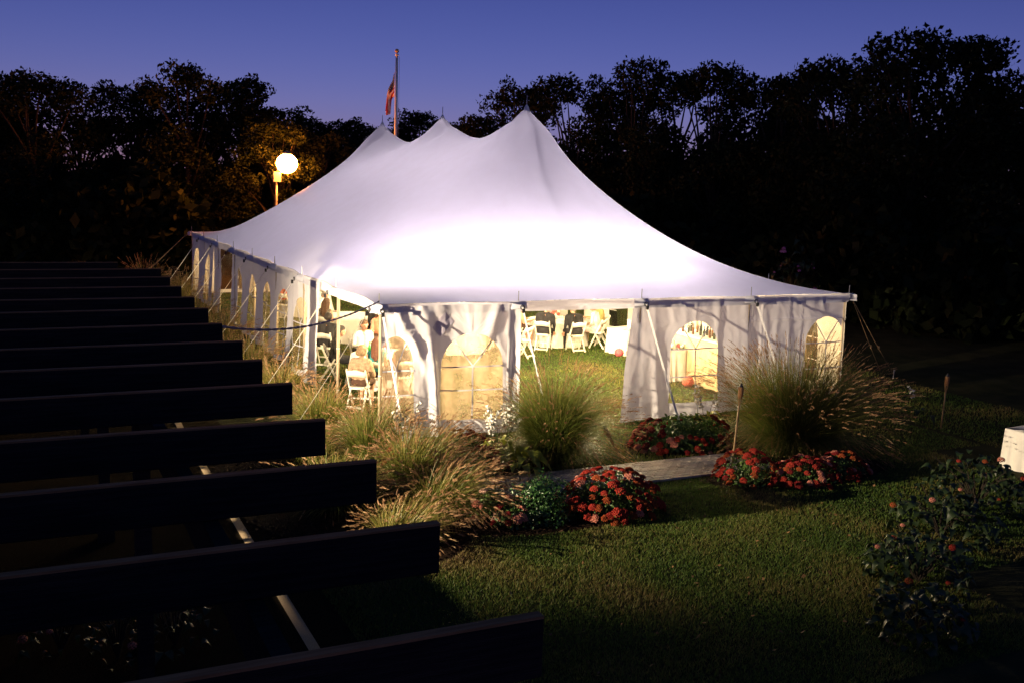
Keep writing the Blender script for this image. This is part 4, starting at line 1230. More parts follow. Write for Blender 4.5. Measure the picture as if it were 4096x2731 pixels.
# hosta: broad leaves and tall stalks of white bells
def leaf_blade(L=.24, W=.15):
    V = []; F = []; n = 6
    for i in range(n + 1):
        t = i / n; w = W * math.sin(PI * min(1, t ** .75)) * .5; z = .10 * math.sin(t * PI * .9) - .12 * t * t
        V += [(-w, t * L, z + .25 * w), (0, t * L, z), (w, t * L, z + .25 * w)]
    for i in range(n):
        b = 3 * i; F += [(b, b + 1, b + 4, b + 3), (b + 1, b + 2, b + 5, b + 4)]
    me = np_mesh('leaf', V, F, True); set_attr(me, 'tint', [.5 + .3 * math.sin(i) for i in range(len(V))]); return me
LEAF = leaf_blade()
def bell_mesh():
    mb = MB(); mb.lathe([(.004, 0), (.010, -.012), (.013, -.034), (.026, -.056)], (0, 0, 0), 6)
    me = mb.mesh('blossom', True); me.materials.append(M_WHITEFL); return me
BELL = bell_mesh()
def hosta(x, y, n_leaf, n_stalk, seed, label, stalk_h=.85, sc=1.0, mat=None, spread=(.0, .0)):
    rnd = random.Random(seed)
    t = thing('hosta', label, 'hosta', (x, y, gz(x, y)), 0, 'hostas in the beds')
    for k in range(n_leaf):
        a = k * 2.399; q = .06 + .20 * math.sqrt(k / n_leaf)
        ob = obj('leaf', LEAF, mat or M_HOSTA, t, loc=(q * math.cos(a), q * math.sin(a), .12 + .22 * (1 - k / n_leaf)))
        ob.rotation_euler = (rnd.uniform(-.5, .35), rnd.uniform(-.3, .3), a - PI / 2); k_ = sc * rnd.uniform(.8, 1.25); ob.scale = (k_, k_, k_)
    for k in range(n_stalk):
        a = rnd.uniform(0, 6.28); ln = rnd.uniform(.1, .38); h = stalk_h * rnd.uniform(.75, 1.1)
        bx, by = rnd.uniform(-.2, .2), rnd.uniform(-.15, .15)
        p0 = Vector((bx, by, .1)); p1 = Vector((bx + ln * math.cos(a) + spread[0], by + ln * math.sin(a) + spread[1], h))
        mid = p0.lerp(p1, .5) + Vector((0, 0, .08))
        mb = MB(); mb.tube([p0, mid, p1], [.007, .006, .004], 5)
        st = obj('flower_stalk', mb.mesh('flower_stalk'), M_STEM, t)
        for i in range(8):
            f = .62 + .38 * i / 7; p = mid.lerp(p1, (f - .5) * 2); aa = rnd.uniform(0, 6.28)
            b_ = bpy.data.objects.new('blossom', BELL); COL.objects.link(b_); b_.parent = st
            b_.location = p + Vector((.012 * math.cos(aa), .012 * math.sin(aa), 0)); b_.rotation_euler = (math.sin(aa) * .9, -math.cos(aa) * .9, rnd.uniform(0, 6)); k_ = rnd.uniform(.9, 1.45); b_.scale = (k_,) * 3
hosta(1.72, -3.0, 24, 0, 51, 'yellow green hosta between red sedum and the doorway grass', sc=1.25)
hosta(1.75, -2.05, 14, 12, 52, 'hosta with tall stalks of white bells before the milky window', stalk_h=1.05, spread=(-.05, 0))
hosta(.15, -1.35, 8, 5, 53, 'hosta with a few white bells in the golden grass', stalk_h=.95)
hosta(7.0, -1.5, 10, 5, 54, 'hosta with white bells right of the doorway curtain', stalk_h=.95)
hosta(12.19, -2.5, 4, 1, 55, 'single white bell stalk in the dark right of the tent', stalk_h=.9, mat=M_SHRUBLEAF)

# dim hydrangea shrubs in the dark lower right and lower left
def bloom_mesh(seed):
    rnd = random.Random(seed); mb = MB()
    for i in range(26):
        z = 1 - 2 * (i + .5) / 26 * .8; q = math.sqrt(max(0, 1 - z * z)); a = i * 2.399
        p = Vector((q * math.cos(a), q * math.sin(a), z)); u = p.orthogonal().normalized(); v = p.cross(u); s = .36
        mb.add([p + u * s, p + v * s, p - u * s, p - v * s, p * 1.12], [(0, 1, 4), (1, 2, 4), (2, 3, 4), (3, 0, 4)])
    me = mb.mesh('bloom', False); me.materials.append(M_BLUSH); return me
BLOOM = bloom_mesh(3)
def shrub(x, y, r, h, n_leaf, n_bloom, seed, label, sc=.72, bl=.045, mats=None):
    rnd = random.Random(seed); rng = np.random.default_rng(seed)
    t = thing('hydrangea', label, 'shrub', (x, y, gz(x, y)), 0, 'hydrangea shrubs in the dark')
    P, D = dome_points(rng, n_leaf, r, r, h, 0, .7)
    for p, d in zip(P, D):
        ob = obj('leaf', LEAF, M_SHRUBLEAF, t, loc=p)
        ob.rotation_euler = (rnd.uniform(-.7, .3), rnd.uniform(-.4, .4), rnd.uniform(0, 6.28)); k_ = sc * rnd.uniform(.7, 1.3); ob.scale = (k_,) * 3
    P, D = dome_points(rng, n_bloom, r, r, h, .2, .98)
    for p in P:
        ob = bpy.data.objects.new('bloom', BLOOM); COL.objects.link(ob); ob.parent = t; ob.location = p; k_ = bl * rnd.uniform(.6, 1.3); ob.scale = (k_, k_, k_ * .8)
        ob.material_slots[0].link = 'OBJECT'; ob.material_slots[0].material = rnd.choice(mats or [M_PINK, M_RUST, M_RED])
    mb = MB()
    for k in range(16):
        a = k * 2.4; q = r * rnd.uniform(.4, .9); mb.tube([(0, 0, 0), (q * .5 * math.cos(a), q * .5 * math.sin(a), h * .55), (q * math.cos(a), q * math.sin(a), h * rnd.uniform(.5, .9))], [.014, .009, .004], 5)
    obj('branches', mb.mesh('branches'), M_BARK, t)
shrub(8.3, -7.35, .9, .95, 170, 6, 61, 'dark hydrangea shrub in front of the clothed table')
shrub(6.4, -8.3, .85, .8, 160, 4, 62, 'dark hydrangea shrub with a few blush blooms at right')
shrub(4.6, -9.5, .75, .7, 150, 4, 63, 'hydrangea with the palest blooms at the lawn edge')
shrub(3.4, -10.6, .7, .55, 120, 2, 64, 'lowest hydrangea shrub at the bottom right of the lawn')
shrub(9.3, -8.6, .9, .9, 150, 3, 65, 'dark hydrangea shrub at the right picture edge')
shrub(-4.9, -7.8, .45, .75, 60, 2, 66, 'leafy plant under the pergola near the lit ground stripe', sc=.5, mats=[M_BLUSH])
shrub(-5.5, -7.9, .35, .7, 40, 3, 67, 'leggy plant with a pink bloom under the pergola', sc=.45, mats=[M_PINK])
shrub(-6.05, -7.5, .4, .65, 40, 2, 68, 'dim plant under the pergola at the far left', sc=.45)
shrub(20.0, 10.9, 1.0, 3.2, 90, 14, 69, 'tall shrub with tiny mauve blooms behind the tent', sc=1.2, bl=.06, mats=[principled('mauve_petal', (.45, .16, .40), .7, var=.2)])

# ------------------------------------------------------------------ garden torches
def torch(x, y, top, label, mat_b=M_BAMBOO, wick=True):
    g = gz(x, y)
    t = thing('bamboo_torch', label, 'torch', (x, y, g), 0, 'bamboo garden torches')
    a = Vector((0, 0, -.1)); b = Vector(top) - Vector((x, y, g))
    d = (b - a).normalized()
    c0 = b - d * .36
    mb = MB(); mb.tube([a, a.lerp(c0, .33), a.lerp(c0, .66), c0], [.016, .017, .016, .017], 8)
    for k in (.25, .5, .75): p = a.lerp(c0, k); mb.tube([p - d * .006, p + d * .006], .021, 8)
    obj('cane', mb.mesh('cane', True), mat_b, t)
    mb = MB()
    s1 = Vector((0, 0, 1)).cross(d).normalized() if abs(d.z) < .999 else Vector((1, 0, 0)); s2 = d.cross(s1)
    for k in range(6):
        an = k * PI / 3; q = s1 * math.cos(an) + s2 * math.sin(an)
        mb.tube([c0 - d * .04 + q * .012, c0 + d * .10 + q * .036, b - d * .05 + q * .045], .007, 4)
    obj('split_cane', mb.mesh('split_cane'), mat_b, t)
    mb = MB(); mb.tube([c0 + d * .10, c0 + d * .16, b - d * .08, b - d * .05], [.036, .048, .05, .044], 10); obj('woven_cup', mb.mesh('woven_cup', True), M_WICKER, t)
    mb = MB(); mb.tube([b - d * .05, b - d * .03, b, b + d * .02], [.044, .036, .018, .012], 10); obj('oil_can', mb.mesh('oil_can', True), M_DARKMETAL, t)
    return t
torch(5.05, -4.80, (5.24, -4.70, 1.58), 'bamboo torch leaning in the crimson sedum beside the path')
torch(12.37, -3.0, (12.42, -3.0, 1.07), 'bamboo torch standing alone in the dark right of the tent')
torch(4.15, -2.6, (3.85, -2.35, .36), 'short toppled torch leaning behind the red sedum bush')

# ------------------------------------------------------------------ tables
def round_cloth(name, r, h, seed, over=.0, seg=72):
    """floor-length cloth over a round table with soft pleats"""
    V = []; rows = [(0, h), (r * .5, h), (r * .96, h), (r, h - .012), (r * 1.01, h - .06), (r * 1.03, h - .25), (r * 1.06, h * .45), (r * 1.09, .16), (r * 1.12, .012)]
    for i, (q, z) in enumerate(rows):
        d = max(0, (h - z) / h)
        for k in range(seg):
            a = 2 * PI * k / seg
            f = 1 + d * (.055 * math.sin(a * 11 + seed + 1.2 * math.sin(a * 3)) + .03 * math.sin(a * 19 + seed))
            V.append((q * f * math.cos(a), q * f * math.sin(a), z))
    F = [(i * seg + k, i * seg + (k + 1) % seg, (i + 1) * seg + (k + 1) % seg, (i + 1) * seg + k) for i in range(len(rows) - 1) for k in range(seg)]
    return np_mesh(name, V, F, True)

def rect_cloth(lx, ly, h, seed):
    n = 26; per = []
    for i in range(n): per.append((-lx / 2 + lx * i / n, -ly / 2, 0, -1))
    for i in range(n): per.append((lx / 2, -ly / 2 + ly * i / n, 1, 0))
    for i in range(n): per.append((lx / 2 - lx * i / n, ly / 2, 0, 1))
    for i in range(n): per.append((-lx / 2, ly / 2 - ly * i / n, -1, 0))
    m = len(per); V = []
    zs_ = [h, h, h - .03, h * .6, h * .25, .012]; off = [-.02, .0, .006, .02, .035, .05]
    for z, o_ in zip(zs_, off):
        for k, (x, y, nx_, ny_) in enumerate(per):
            w = (h - z) * .045 * math.sin(k * 1.45 + seed + math.sin(k * .4) * 2)
            V.append((x + nx_ * (o_ + w), y + ny_ * (o_ + w), z))
    F = [(i * m + k, i * m + (k + 1) % m, (i + 1) * m + (k + 1) % m, (i + 1) * m + k) for i in range(len(zs_) - 1) for k in range(m)]
    V.append((0, 0, h)); c = len(V) - 1
    me = bpy.data.meshes.new('cloth'); me.from_pydata(V, [], F + [(c, (k + 1) % m, k)[::-1] for k in range(m)]); me.polygons.foreach_set('use_smooth', [True] * len(me.polygons)); me.update()
    return me

M_GLASS = vinyl('drinking_glass', .12, (.9, .9, .9))
M_GREENGL = principled('green_bottle_glass', (.03, .30, .05), .15, spec=.6, trans=.4)
M_AMBER = principled('amber_bottle_glass', (.10, .035, .01), .15, spec=.6)
M_DARKGL = principled('dark_bottle_glass', (.012, .02, .012), .15, spec=.6)
M_PLATE = principled('china', (.82, .80, .76), .25, spec=.5)
M_FOAM = principled('cake_icing', (.86, .82, .74), .7, var=.04)
M_PINKFL = principled('peony_pink', (.48, .05, .08), .75, color2=(.66, .18, .18), vscale=18)
M_CORAL = principled('peony_coral', (.50, .07, .05), .75, color2=(.66, .20, .13), vscale=18)
M_GREENLF = principled('arrangement_leaf', (.04, .10, .02), .5, var=.4)

def goblet_mesh():
    mb = MB(); mb.lathe([(.032, 0), (.030, .004), (.005, .01), (.005, .08), (.030, .11), (.036, .15), (.031, .19)], (0, 0, 0), 10); return mb.mesh('goblet', True)
GOBLET = goblet_mesh()
def plate_mesh():
    mb = MB(); mb.lathe([(0, .006), (.08, .006), (.13, .020), (.132, .014), (.08, 0)], (0, 0, 0), 20); return mb.mesh('plate', True)
PLATE = plate_mesh()
def bottle_mesh():
    mb = MB(); mb.lathe([(.0, 0), (.036, 0), (.037, .17), (.030, .21), (.014, .24), (.013, .30), (.016, .305), (.0, .307)], (0, 0, 0), 12); return mb.mesh('bottle', True)
BOTTLE = bottle_mesh()

def peony_ball(seed, r=1.0, n=70):
    rnd = random.Random(seed); mb = MB()
    for i in range(n):
        z = 1 - 2 * (i + .5) / n; q = math.sqrt(1 - z * z); a = i * 2.399
        p = Vector((q * math.cos(a), q * math.sin(a), z)) * r; u = p.orthogonal().normalized(); v = p.normalized().cross(u); s = .26 * r * rnd.uniform(.7, 1.2)
        mb.add([p * .9 + u * s, p * .9 + v * s, p * .9 - u * s, p * .9 - v * s, p * rnd.uniform(1.02, 1.16)], [(0, 1, 4), (1, 2, 4), (2, 3, 4), (3, 0, 4)])
    return mb.mesh('petals', True)
PEONY = [peony_ball(i) for i in range(2)]

def round_table(x, y, r, label, seed, n_set=8, flowers=True):
    g = gz(x, y)
    t = thing('round_table', label, 'table', (x, y, g), 0, 'round tables under white cloths')
    obj('tablecloth', round_cloth('tablecloth', r, .76, seed), M_CLOTH, t)
    mb = MB(); mb.lathe([(0, .735), (r * .97, .735), (r * .97, .705), (0, .705)], (0, 0, 0), 32); obj('tabletop', mb.mesh('tabletop'), M_POLE, t)
    for k in range(4):
        a = k * PI / 2 + .4; mb = MB(); mb.tube([(.55 * r * math.cos(a), .55 * r * math.sin(a), 0), (.55 * r * math.cos(a), .55 * r * math.sin(a), .704)], .016, 8); obj('leg', mb.mesh('leg'), M_STEEL, t)
    return g + .762

def put(name, me, mat, x, y, z, label, cat, group=None, scale=1.0, rotz=0.0):
    o = obj(name, me, mat, None, loc=(x, y, z), rot=(0, 0, rotz), scale=scale)
    return set_props(o, label, cat, group)

# ------------------------------------------------------------------ white folding chairs (local: sitter faces +y)
def folding_chair():
    t = thing('folding_chair', 'white folding chair', 'chair')
    W = .21
    back = []
    n = 10; V = []
    for i in range(n + 1):
        u = i / n * 2 - 1; x = u * (W + .012); bow = -.030 * (1 - u * u); top = .835 + .018 * math.cos(u * PI * .9); bot = .70 + .010 * math.cos(u * PI * .9)
        y0 = lambda z: -.19 + (.80 - z) * .46
        V += [(x, y0(bot) + bow, bot), (x, y0(top) + bow, top), (x, y0(top) + bow - .018, top), (x, y0(bot) + bow - .018, bot)]
    F = []
    for i in range(n):
        b = 4 * i
        for k in range(4): F.append((b + k, b + (k + 1) % 4, b + 4 + (k + 1) % 4, b + 4 + k))
    F += [(0, 3, 2, 1), (4 * n, 4 * n + 1, 4 * n + 2, 4 * n + 3)]
    obj('backrest', np_mesh('backrest', V, F), M_WHITEPAINT, t)
    for sx in (-1, 1):
        mb = MB(); mb.bar((sx * W, .175, 0), (sx * W, -.205, .845), .024, .044); mb.ball((sx * W, -.208, .852), .017, 8, 5); obj('front_leg', mb.mesh('front_leg'), M_WHITEPAINT, t)
        mb = MB(); mb.bar((sx * (W - .028), -.27, 0), (sx * (W - .028), .10, .56), .024, .040); obj('rear_leg', mb.mesh('rear_leg'), M_WHITEPAINT, t)
    bm = bmesh.new(); bmesh.ops.create_cube(bm, size=1.0)
    for v in bm.verts: v.co = Vector((v.co.x * (.36 if v.co.y > 0 else .34), v.co.y * .37 + .02, v.co.z * .045 + .45))
    bmesh.ops.bevel(bm, geom=list(bm.edges), offset=.014, segments=2, affect='EDGES'); me = bpy.data.meshes.new('seat'); bm.to_mesh(me); bm.free()
    obj('seat', me, M_WHITEPAINT, t)
    for a, b, w, nm in [((-W + .03, -.235, .055), (W - .03, -.235, .055), .045, 'rear_rung'), ((-W, .09, .19), (W, .09, .19), .035, 'front_rung')]:
        mb = MB(); mb.bar(a, b, w, .018, side=(0, 0, 1)); obj(nm, mb.mesh(nm), M_WHITEPAINT, t)
    return t
CHAIR0 = folding_chair(); chair_used = [False]
def chair(x, y, face, label, sc=1.06, group='white folding chairs'):
    c = CHAIR0 if not chair_used[0] else copy_tree(CHAIR0)
    chair_used[0] = True
    c.location = (x, y, gz(x, y)); c.rotation_euler = (0, 0, math.atan2(face[1], face[0]) - PI / 2); c.scale = (sc,) * 3
    c['label'] = label; c['group'] = group
    return c

# ------------------------------------------------------------------ people (local: faces +y, seat height .46)
def capsule(mb, a, b, ra, rb, mi=0, seg=14):
    a, b = Vector(a), Vector(b); d = b - a; L = d.length
    if L < 1e-5: mb.ball(a, ra, seg, 8, mi); return
    d.normalize(); pts = []; rr = []
    for k in range(1, 5): t = -PI / 2 + PI / 2 * k / 4; pts.append(a + d * (ra * math.sin(t))); rr.append(max(.001, ra * math.cos(t)))
    for k in range(0, 4): t = PI / 2 * k / 4; pts.append(b + d * (rb * math.sin(t))); rr.append(rb * math.cos(t))
    mb.tube(pts, rr, seg, True, mi)

def remeshed(name, prims, voxel=.013, smooth_it=6):
    """union of tapered capsules -> one continuous smoothed skin, faces tagged by the nearest capsule"""
    mb = MB()
    for (a, b, ra, rb, tag) in prims: capsule(mb, a, b, ra, rb)
    tmp = bpy.data.objects.new('tmp', mb.mesh('tmp')); COL.objects.link(tmp)
    m = tmp.modifiers.new('r', 'REMESH'); m.mode = 'VOXEL'; m.voxel_size = voxel
    sm = tmp.modifiers.new('s', 'SMOOTH'); sm.iterations = smooth_it; sm.factor = .5
    dg = bpy.context.evaluated_depsgraph_get(); dg.update()
    me = bpy.data.meshes.new_from_object(tmp.evaluated_get(dg)); me.name = name
    old = tmp.data; bpy.data.objects.remove(tmp); bpy.data.meshes.remove(old)
    n = len(me.polygons); C = np.zeros(n * 3, np.float32); me.polygons.foreach_get('center', C); C = C.reshape(-1, 3)
    best = np.full(n, 1e9); tag_ = np.zeros(n, np.int32)
    for (a, b, ra, rb, tag) in prims:
        a, b = np.array(a, float), np.array(b, float); d = b - a; L2 = max(1e-9, d @ d)
        t = np.clip(((C - a) @ d) / L2, 0, 1); q = a + t[:, None] * d
        v = np.linalg.norm(C - q, axis=1) - (ra + (rb - ra) * t)
        m_ = v < best; best[m_] = v[m_]; tag_[m_] = tag
    me.materials.clear()
    me.polygons.foreach_set('material_index', tag_); me.polygons.foreach_set('use_smooth', np.ones(n, bool)); me.update()
    return me

TOP, BOT, SKIN, SHOE, DARK, LIP = 0, 1, 2, 3, 4, 5
def body_prims(sleeve=TOP, skirt=False, build=1.0, arms='table', shawl=False, lean=.12, turn=0.0):
    b = build; P = []
    def add(a, c, ra, rb, tag): P.append([Vector(a), Vector(c), ra, rb, tag])
    add((-.085, -.02, .56), (.085, -.02, .56), .12 * b, .12 * b, BOT)
    up_ = []
    def upp(a, c, ra, rb, tag): up_.append([Vector(a), Vector(c), ra, rb, tag])
    for s in (-1, 1):
        upp((s * .06 * b, -.03, .60), (s * .075 * b, -.03, .78), .105 * b, .108 * b, TOP)
        upp((s * .075 * b, -.03, .78), (s * .095 * b, -.025, .93), .108 * b, .10 * b, TOP)
        upp((0, -.02, 1.035), (s * .165 * b, -.025, .985), .055, .068 * b, TOP)
        upp((s * .19 * b, -.02, .975), (s * .235 * b, .04, .72), .058 * b, .046, TOP if sleeve == TOP else SKIN)
        hx, hy, hz = {'table': (s * .17, .34, .80), 'lap': (s * .08, .25, .60), 'side': (s * .24, .22, .60)}[arms]
        upp((s * .235 * b, .04, .72), (hx, hy, hz), .044, .028, sleeve)
        d = Vector((hx, hy, hz)) - Vector((s * .235 * b, .04, .72)); d.normalize()
        palm = Vector((hx, hy, hz)) + d * .05
        upp((hx, hy, hz), palm + d * .03, .027, .030, SKIN)
        sd = Vector((0, 0, 1)).cross(d).normalized()
        for k in range(4):
            r0 = palm + d * .045 + sd * (k - 1.5) * .019; ln = (.058, .070, .065, .048)[k]
            m1 = r0 + d * ln * .6 - Vector((0, 0, .012)); m2 = m1 + d * ln * .35 - Vector((0, 0, .028))
            upp(r0, m1, .0095, .009, SKIN); upp(m1, m2, .009, .008, SKIN)
        th0 = palm - sd * s * .024; th1 = th0 - sd * s * .03 + d * .035; upp(th0, th1, .011, .010, SKIN); upp(th1, th1 + d * .03 - Vector((0, 0, .01)), .010, .009, SKIN)
    upp((0, -.015, 1.02), (0, .012, 1.12), .052 * (b * .5 + .5), .048, SKIN)
    if shawl:
        upp((-.15, -.05, .98), (.15, -.05, .98), .085, .085, TOP); upp((-.19, -.03, .9), (-.22, .05, .72), .085, .10, TOP); upp((.19, -.03, .9), (.22, .05, .72), .085, .10, TOP); upp((-.1, -.07, .72), (.1, -.07, .72), .12, .12, TOP)
    # head: skull, jaw, nose, ears, brow, eyes, mouth
    hd = [((0, .012, 1.225), (0, .030, 1.235), .098, .090, SKIN), ((0, .045, 1.165), (0, .062, 1.15), .066, .05, SKIN),
          ((0, .108, 1.215), (0, .128, 1.185), .012, .016, SKIN), ((-.035, .10, 1.245), (.035, .10, 1.245), .020, .020, SKIN),
          ((-.093, .01, 1.215), (-.097, -.002, 1.19), .018, .012, SKIN), ((.093, .01, 1.215), (.097, -.002, 1.19), .018, .012, SKIN),
          ((-.038, .112, 1.222), (-.030, .113, 1.222), .011, .011, DARK), ((.038, .112, 1.222), (.030, .113, 1.222), .011, .011, DARK),
          ((-.020, .112, 1.152), (.020, .112, 1.152), .009, .009, LIP)]
    rt = Matrix.Rotation(turn, 3, 'Z')
    for a, c, ra, rb, tg in hd:
        a = rt @ (Vector(a) - Vector((0, .01, 0))) + Vector((0, .01, 0)); c = rt @ (Vector(c) - Vector((0, .01, 0))) + Vector((0, .01, 0)); up_.append([a, c, ra, rb, tg])
    piv = Vector((0, -.02, .56)); R_ = Matrix.Rotation(-lean, 3, 'X')
    for p in up_: P.append([R_ @ (p[0] - piv) + piv, R_ @ (p[1] - piv) + piv, p[2], p[3], p[4]])
    for s in (-1, 1):
        k = (s * .115, .42, .52); f = (s * .12, .40, .09)
        add((s * .085, .0, .545), k, .092 * b, .064, BOT)
        add(k, f, .056, .036, SKIN if skirt else BOT)
        add((s * .12, .39, .05), (s * .13, .55, .035), .040, .032, SHOE)
    if skirt:
        add((-.09, .05, .54), (-.10, .38, .52), .10, .085, BOT); add((.09, .05, .54), (.10, .38, .52), .10, .085, BOT); add((0, .1, .53), (0, .38, .50), .10, .09, BOT); add((-.1, .40, .48), (.1, .40, .48), .075, .075, BOT)
    return [tuple(p) for p in P], R_, piv

def hair_prims(style, R_, piv, turn=0.0):
    rt = Matrix.Rotation(turn, 3, 'Z')
    base = [((0, -.012, 1.245), (0, .02, 1.262), .101, .092, 0), ((0, -.045, 1.20), (0, -.035, 1.235), .082, .09, 0)]
    if style == 'short': base += [((-.06, -.03, 1.20), (.06, -.03, 1.20), .052, .052, 0)]
    if style == 'bob': base += [((-.055, -.04, 1.17), (.055, -.04, 1.17), .075, .075, 0), ((-.085, .0, 1.24), (-.09, -.01, 1.15), .038, .03, 0), ((.085, .0, 1.24), (.09, -.01, 1.15), .038, .03, 0), ((0, -.06, 1.27), (0, -.02, 1.30), .06, .05, 0)]
    if style == 'long': base += [((-.05, -.055, 1.20), (-.06, -.095, .92), .065, .05, 0), ((.05, -.055, 1.20), (.06, -.095, .92), .065, .05, 0), ((0, -.07, 1.18), (0, -.11, .86), .07, .05, 0), ((-.088, .0, 1.22), (-.10, -.03, 1.02), .034, .03, 0), ((.088, .0, 1.22), (.10, -.03, 1.02), .034, .03, 0)]
    out = []
    for a, c, ra, rb, tg in base:
        a = rt @ (Vector(a) - Vector((0, .01, 0))) + Vector((0, .01, 0)); c = rt @ (Vector(c) - Vector((0, .01, 0))) + Vector((0, .01, 0))
        out.append((R_ @ (a - piv) + piv, R_ @ (c - piv) + piv, ra, rb, tg))
    return out

def hair_mat(name, c1, c2):
    return principled(name, c1, .5, spec=.4, color2=c2, vscale=22, stretch=(5, 5, .7), bump=.9, bscale=70)
H_BLACK = hair_mat('black_hair', (.010, .007, .006), (.035, .022, .016)); H_BROWN = hair_mat('brown_hair', (.05, .022, .010), (.13, .06, .026))
H_BLOND = hair_mat('grey_blond_hair', (.16, .095, .045), (.42, .28, .14)); H_GREY = hair_mat('grey_hair', (.25, .22, .19), (.42, .38, .34)); H_AUB = hair_mat('auburn_hair', (.08, .025, .012), (.17, .06, .03))
SK1 = principled('fair_skin', (.60, .33, .22), .5, var=.06); SK2 = principled('tan_skin', (.45, .23, .14), .5, var=.06)
SHOE_M = principled('dark_leather', (.015, .012, .011), .4); EYE_M = principled('dark_eye', (.02, .015, .012), .3); LIP_M = principled('lip_red', (.35, .09, .08), .5)
def cloth(name, c, **k): return principled(name, c, .85, var=k.pop('var', .12), vscale=k.pop('vscale', 10), bump=.35, bscale=18, **k)
C_BLACK = cloth('black_cloth', (.012, .011, .012)); C_CHAR = cloth('charcoal_suit', (.020, .018, .020)); C_TAUPE = cloth('taupe_shawl', (.34, .23, .14), var=.25, vscale=25)
C_TEAL = cloth('turquoise_knit', (.03, .28, .28), color2=(.02, .10, .12), vscale=60); C_FLORAL = cloth('floral_dress', (.010, .009, .010), color2=(.34, .30, .24), vscale=28)
C_WHITE = cloth('white_shirt', (.78, .74, .66)); C_ROSE = cloth('pale_rose_jacket', (.72, .56, .52)); C_KHAKI = cloth('khaki_jacket', (.36, .28, .10)); C_RED = cloth('red_top', (.42, .04, .03)); C_PEACH = cloth('peach_dress', (.62, .26, .16))
C_BROWN = cloth('brown_trousers', (.07, .035, .022)); C_TAN = cloth('tan_trousers', (.30, .22, .13))

BODY = {}
def get_body(key, **k):
    if key not in BODY:
        turn = k.get('turn', 0.0)
        P, R_, piv = body_prims(**k)
        BODY[key] = (remeshed('body', P), R_, piv, turn)
    return BODY[key]
HAIR = {}
def person(x, y, face, key, style, hair, mats, label, sc=1.06, z=0.0):
    me, R_, piv, turn = BODY[key]
    t = thing('person', label, 'person', (x, y, gz(x, y) + z), math.atan2(face[1], face[0]) - PI / 2, 'seated wedding guests')
    t.scale = (sc,) * 3
    b = bpy.data.objects.new('body', me); COL.objects.link(b); b.parent = t
    if not me.materials:
        for m_ in range(6): me.materials.append(None)
    for i, m_ in enumerate(list(mats) + [SHOE_M, EYE_M, LIP_M]):
        b.material_slots[i].link = 'OBJECT'; b.material_slots[i].material = m_
    hk = (key, style)
    if hk not in HAIR: HAIR[hk] = remeshed('hair', hair_prims(style, R_, piv, turn), .014, 3)
    h = bpy.data.objects.new('hair', HAIR[hk]); COL.objects.link(h); h.parent = t
    if not HAIR[hk].materials: HAIR[hk].materials.append(None)
    h.material_slots[0].link = 'OBJECT'; h.material_slots[0].material = hair
    return t
get_body('man', build=1.16, arms='table', lean=.16)
get_body('man_back', build=1.18, arms='side', lean=.30)
get_body('woman', build=.92, arms='table', sleeve=SKIN, skirt=True, lean=.10)
get_body('woman_sleeve', build=.94, arms='lap', sleeve=TOP, skirt=True, lean=.22)
get_body('shawl', build=1.0, arms='lap', sleeve=TOP, skirt=True, shawl=True, lean=.16, turn=-.5)
get_body('man_turned', build=1.12, arms='table', lean=.1, turn=.9)

# ------------------------------------------------------------------ the near left table, seen through the corner doorway
zt1 = round_table(1.75, 4.75, .85, 'round table with a white cloth just inside the left doorway', 1)
person(.50, 2.78, (.62, .78), 'shawl', 'bob', H_BLOND, (C_TAUPE, C_BROWN, SK1), 'seated woman in a taupe shawl with short grey blond hair')
chair(.46, 2.72, (.62, .78), 'white folding chair holding the woman in the taupe shawl')
person(1.12, 3.55, (.45, .9), 'woman', 'long', H_AUB, (C_TEAL, C_BLACK, SK1), 'seated person in turquoise with long auburn hair')
chair(1.08, 3.50, (.45, .9), 'white folding chair under the person in turquoise')
person(1.75, 3.45, (0, 1), 'woman', 'bob', H_BLACK, (C_BLACK, C_BLACK, SK2), 'seated person in black with short dark hair behind the corner pole')
chair(1.75, 3.42, (0, 1), 'white folding chair behind the corner pole of the tent')
person(.62, 5.35, (.9, -.35), 'woman_sleeve', 'long', H_BLACK, (C_BLACK, C_BLACK, SK1), 'seated woman in black with long dark hair beside the left doorway')
chair(.56, 5.37, (.9, -.35), 'white folding chair under the woman in black by the left doorway')
person(1.55, 6.05, (.2, -1), 'man', 'short', H_BROWN, (C_WHITE, C_CHAR, SK1), 'seated man in a white shirt facing the left doorway')
chair(1.53, 6.12, (.2, -1), 'white folding chair of the man facing the left doorway')
person(2.75, 5.55, (-.8, -.6), 'man_turned', 'short', H_BROWN, (C_WHITE, C_CHAR, SK1), 'seated man in white at the right of the near table')
chair(2.80, 5.59, (-.8, -.6), 'white folding chair at the right of the near table')
bt = put('bottle', BOTTLE, M_GREENGL, 1.30, 4.60, zt1, 'green glass bottle on the near left table', 'bottle', scale=1.15)
for i, (dx, dy, w_) in enumerate([(-.62, .0, 'left'), (-.3, -.55, 'front'), (.35, -.5, 'right front'), (.1, .6, 'back')]):
    put('plate', PLATE, M_PLATE, 1.75 + dx, 4.75 + dy, zt1, 'white china plate at the %s of the near left table' % w_, 'plate', 'place settings')
    put('goblet', GOBLET, M_GLASS, 1.75 + dx * .72 + .08, 4.75 + dy * .72, zt1, 'stemmed glass at the %s of the near left table' % w_, 'glass', 'place settings')
t = thing('flower_arrangement', 'white and pink flowers in the middle of the near left table', 'flowers', (1.80, 4.85, zt1))
mb = MB(); mb.lathe([(0, 0), (.06, 0), (.08, .10), (.07, .16)], (0, 0, 0), 14); obj('bowl', mb.mesh('bowl', True), M_PLATE, t)
rnd = random.Random(5)
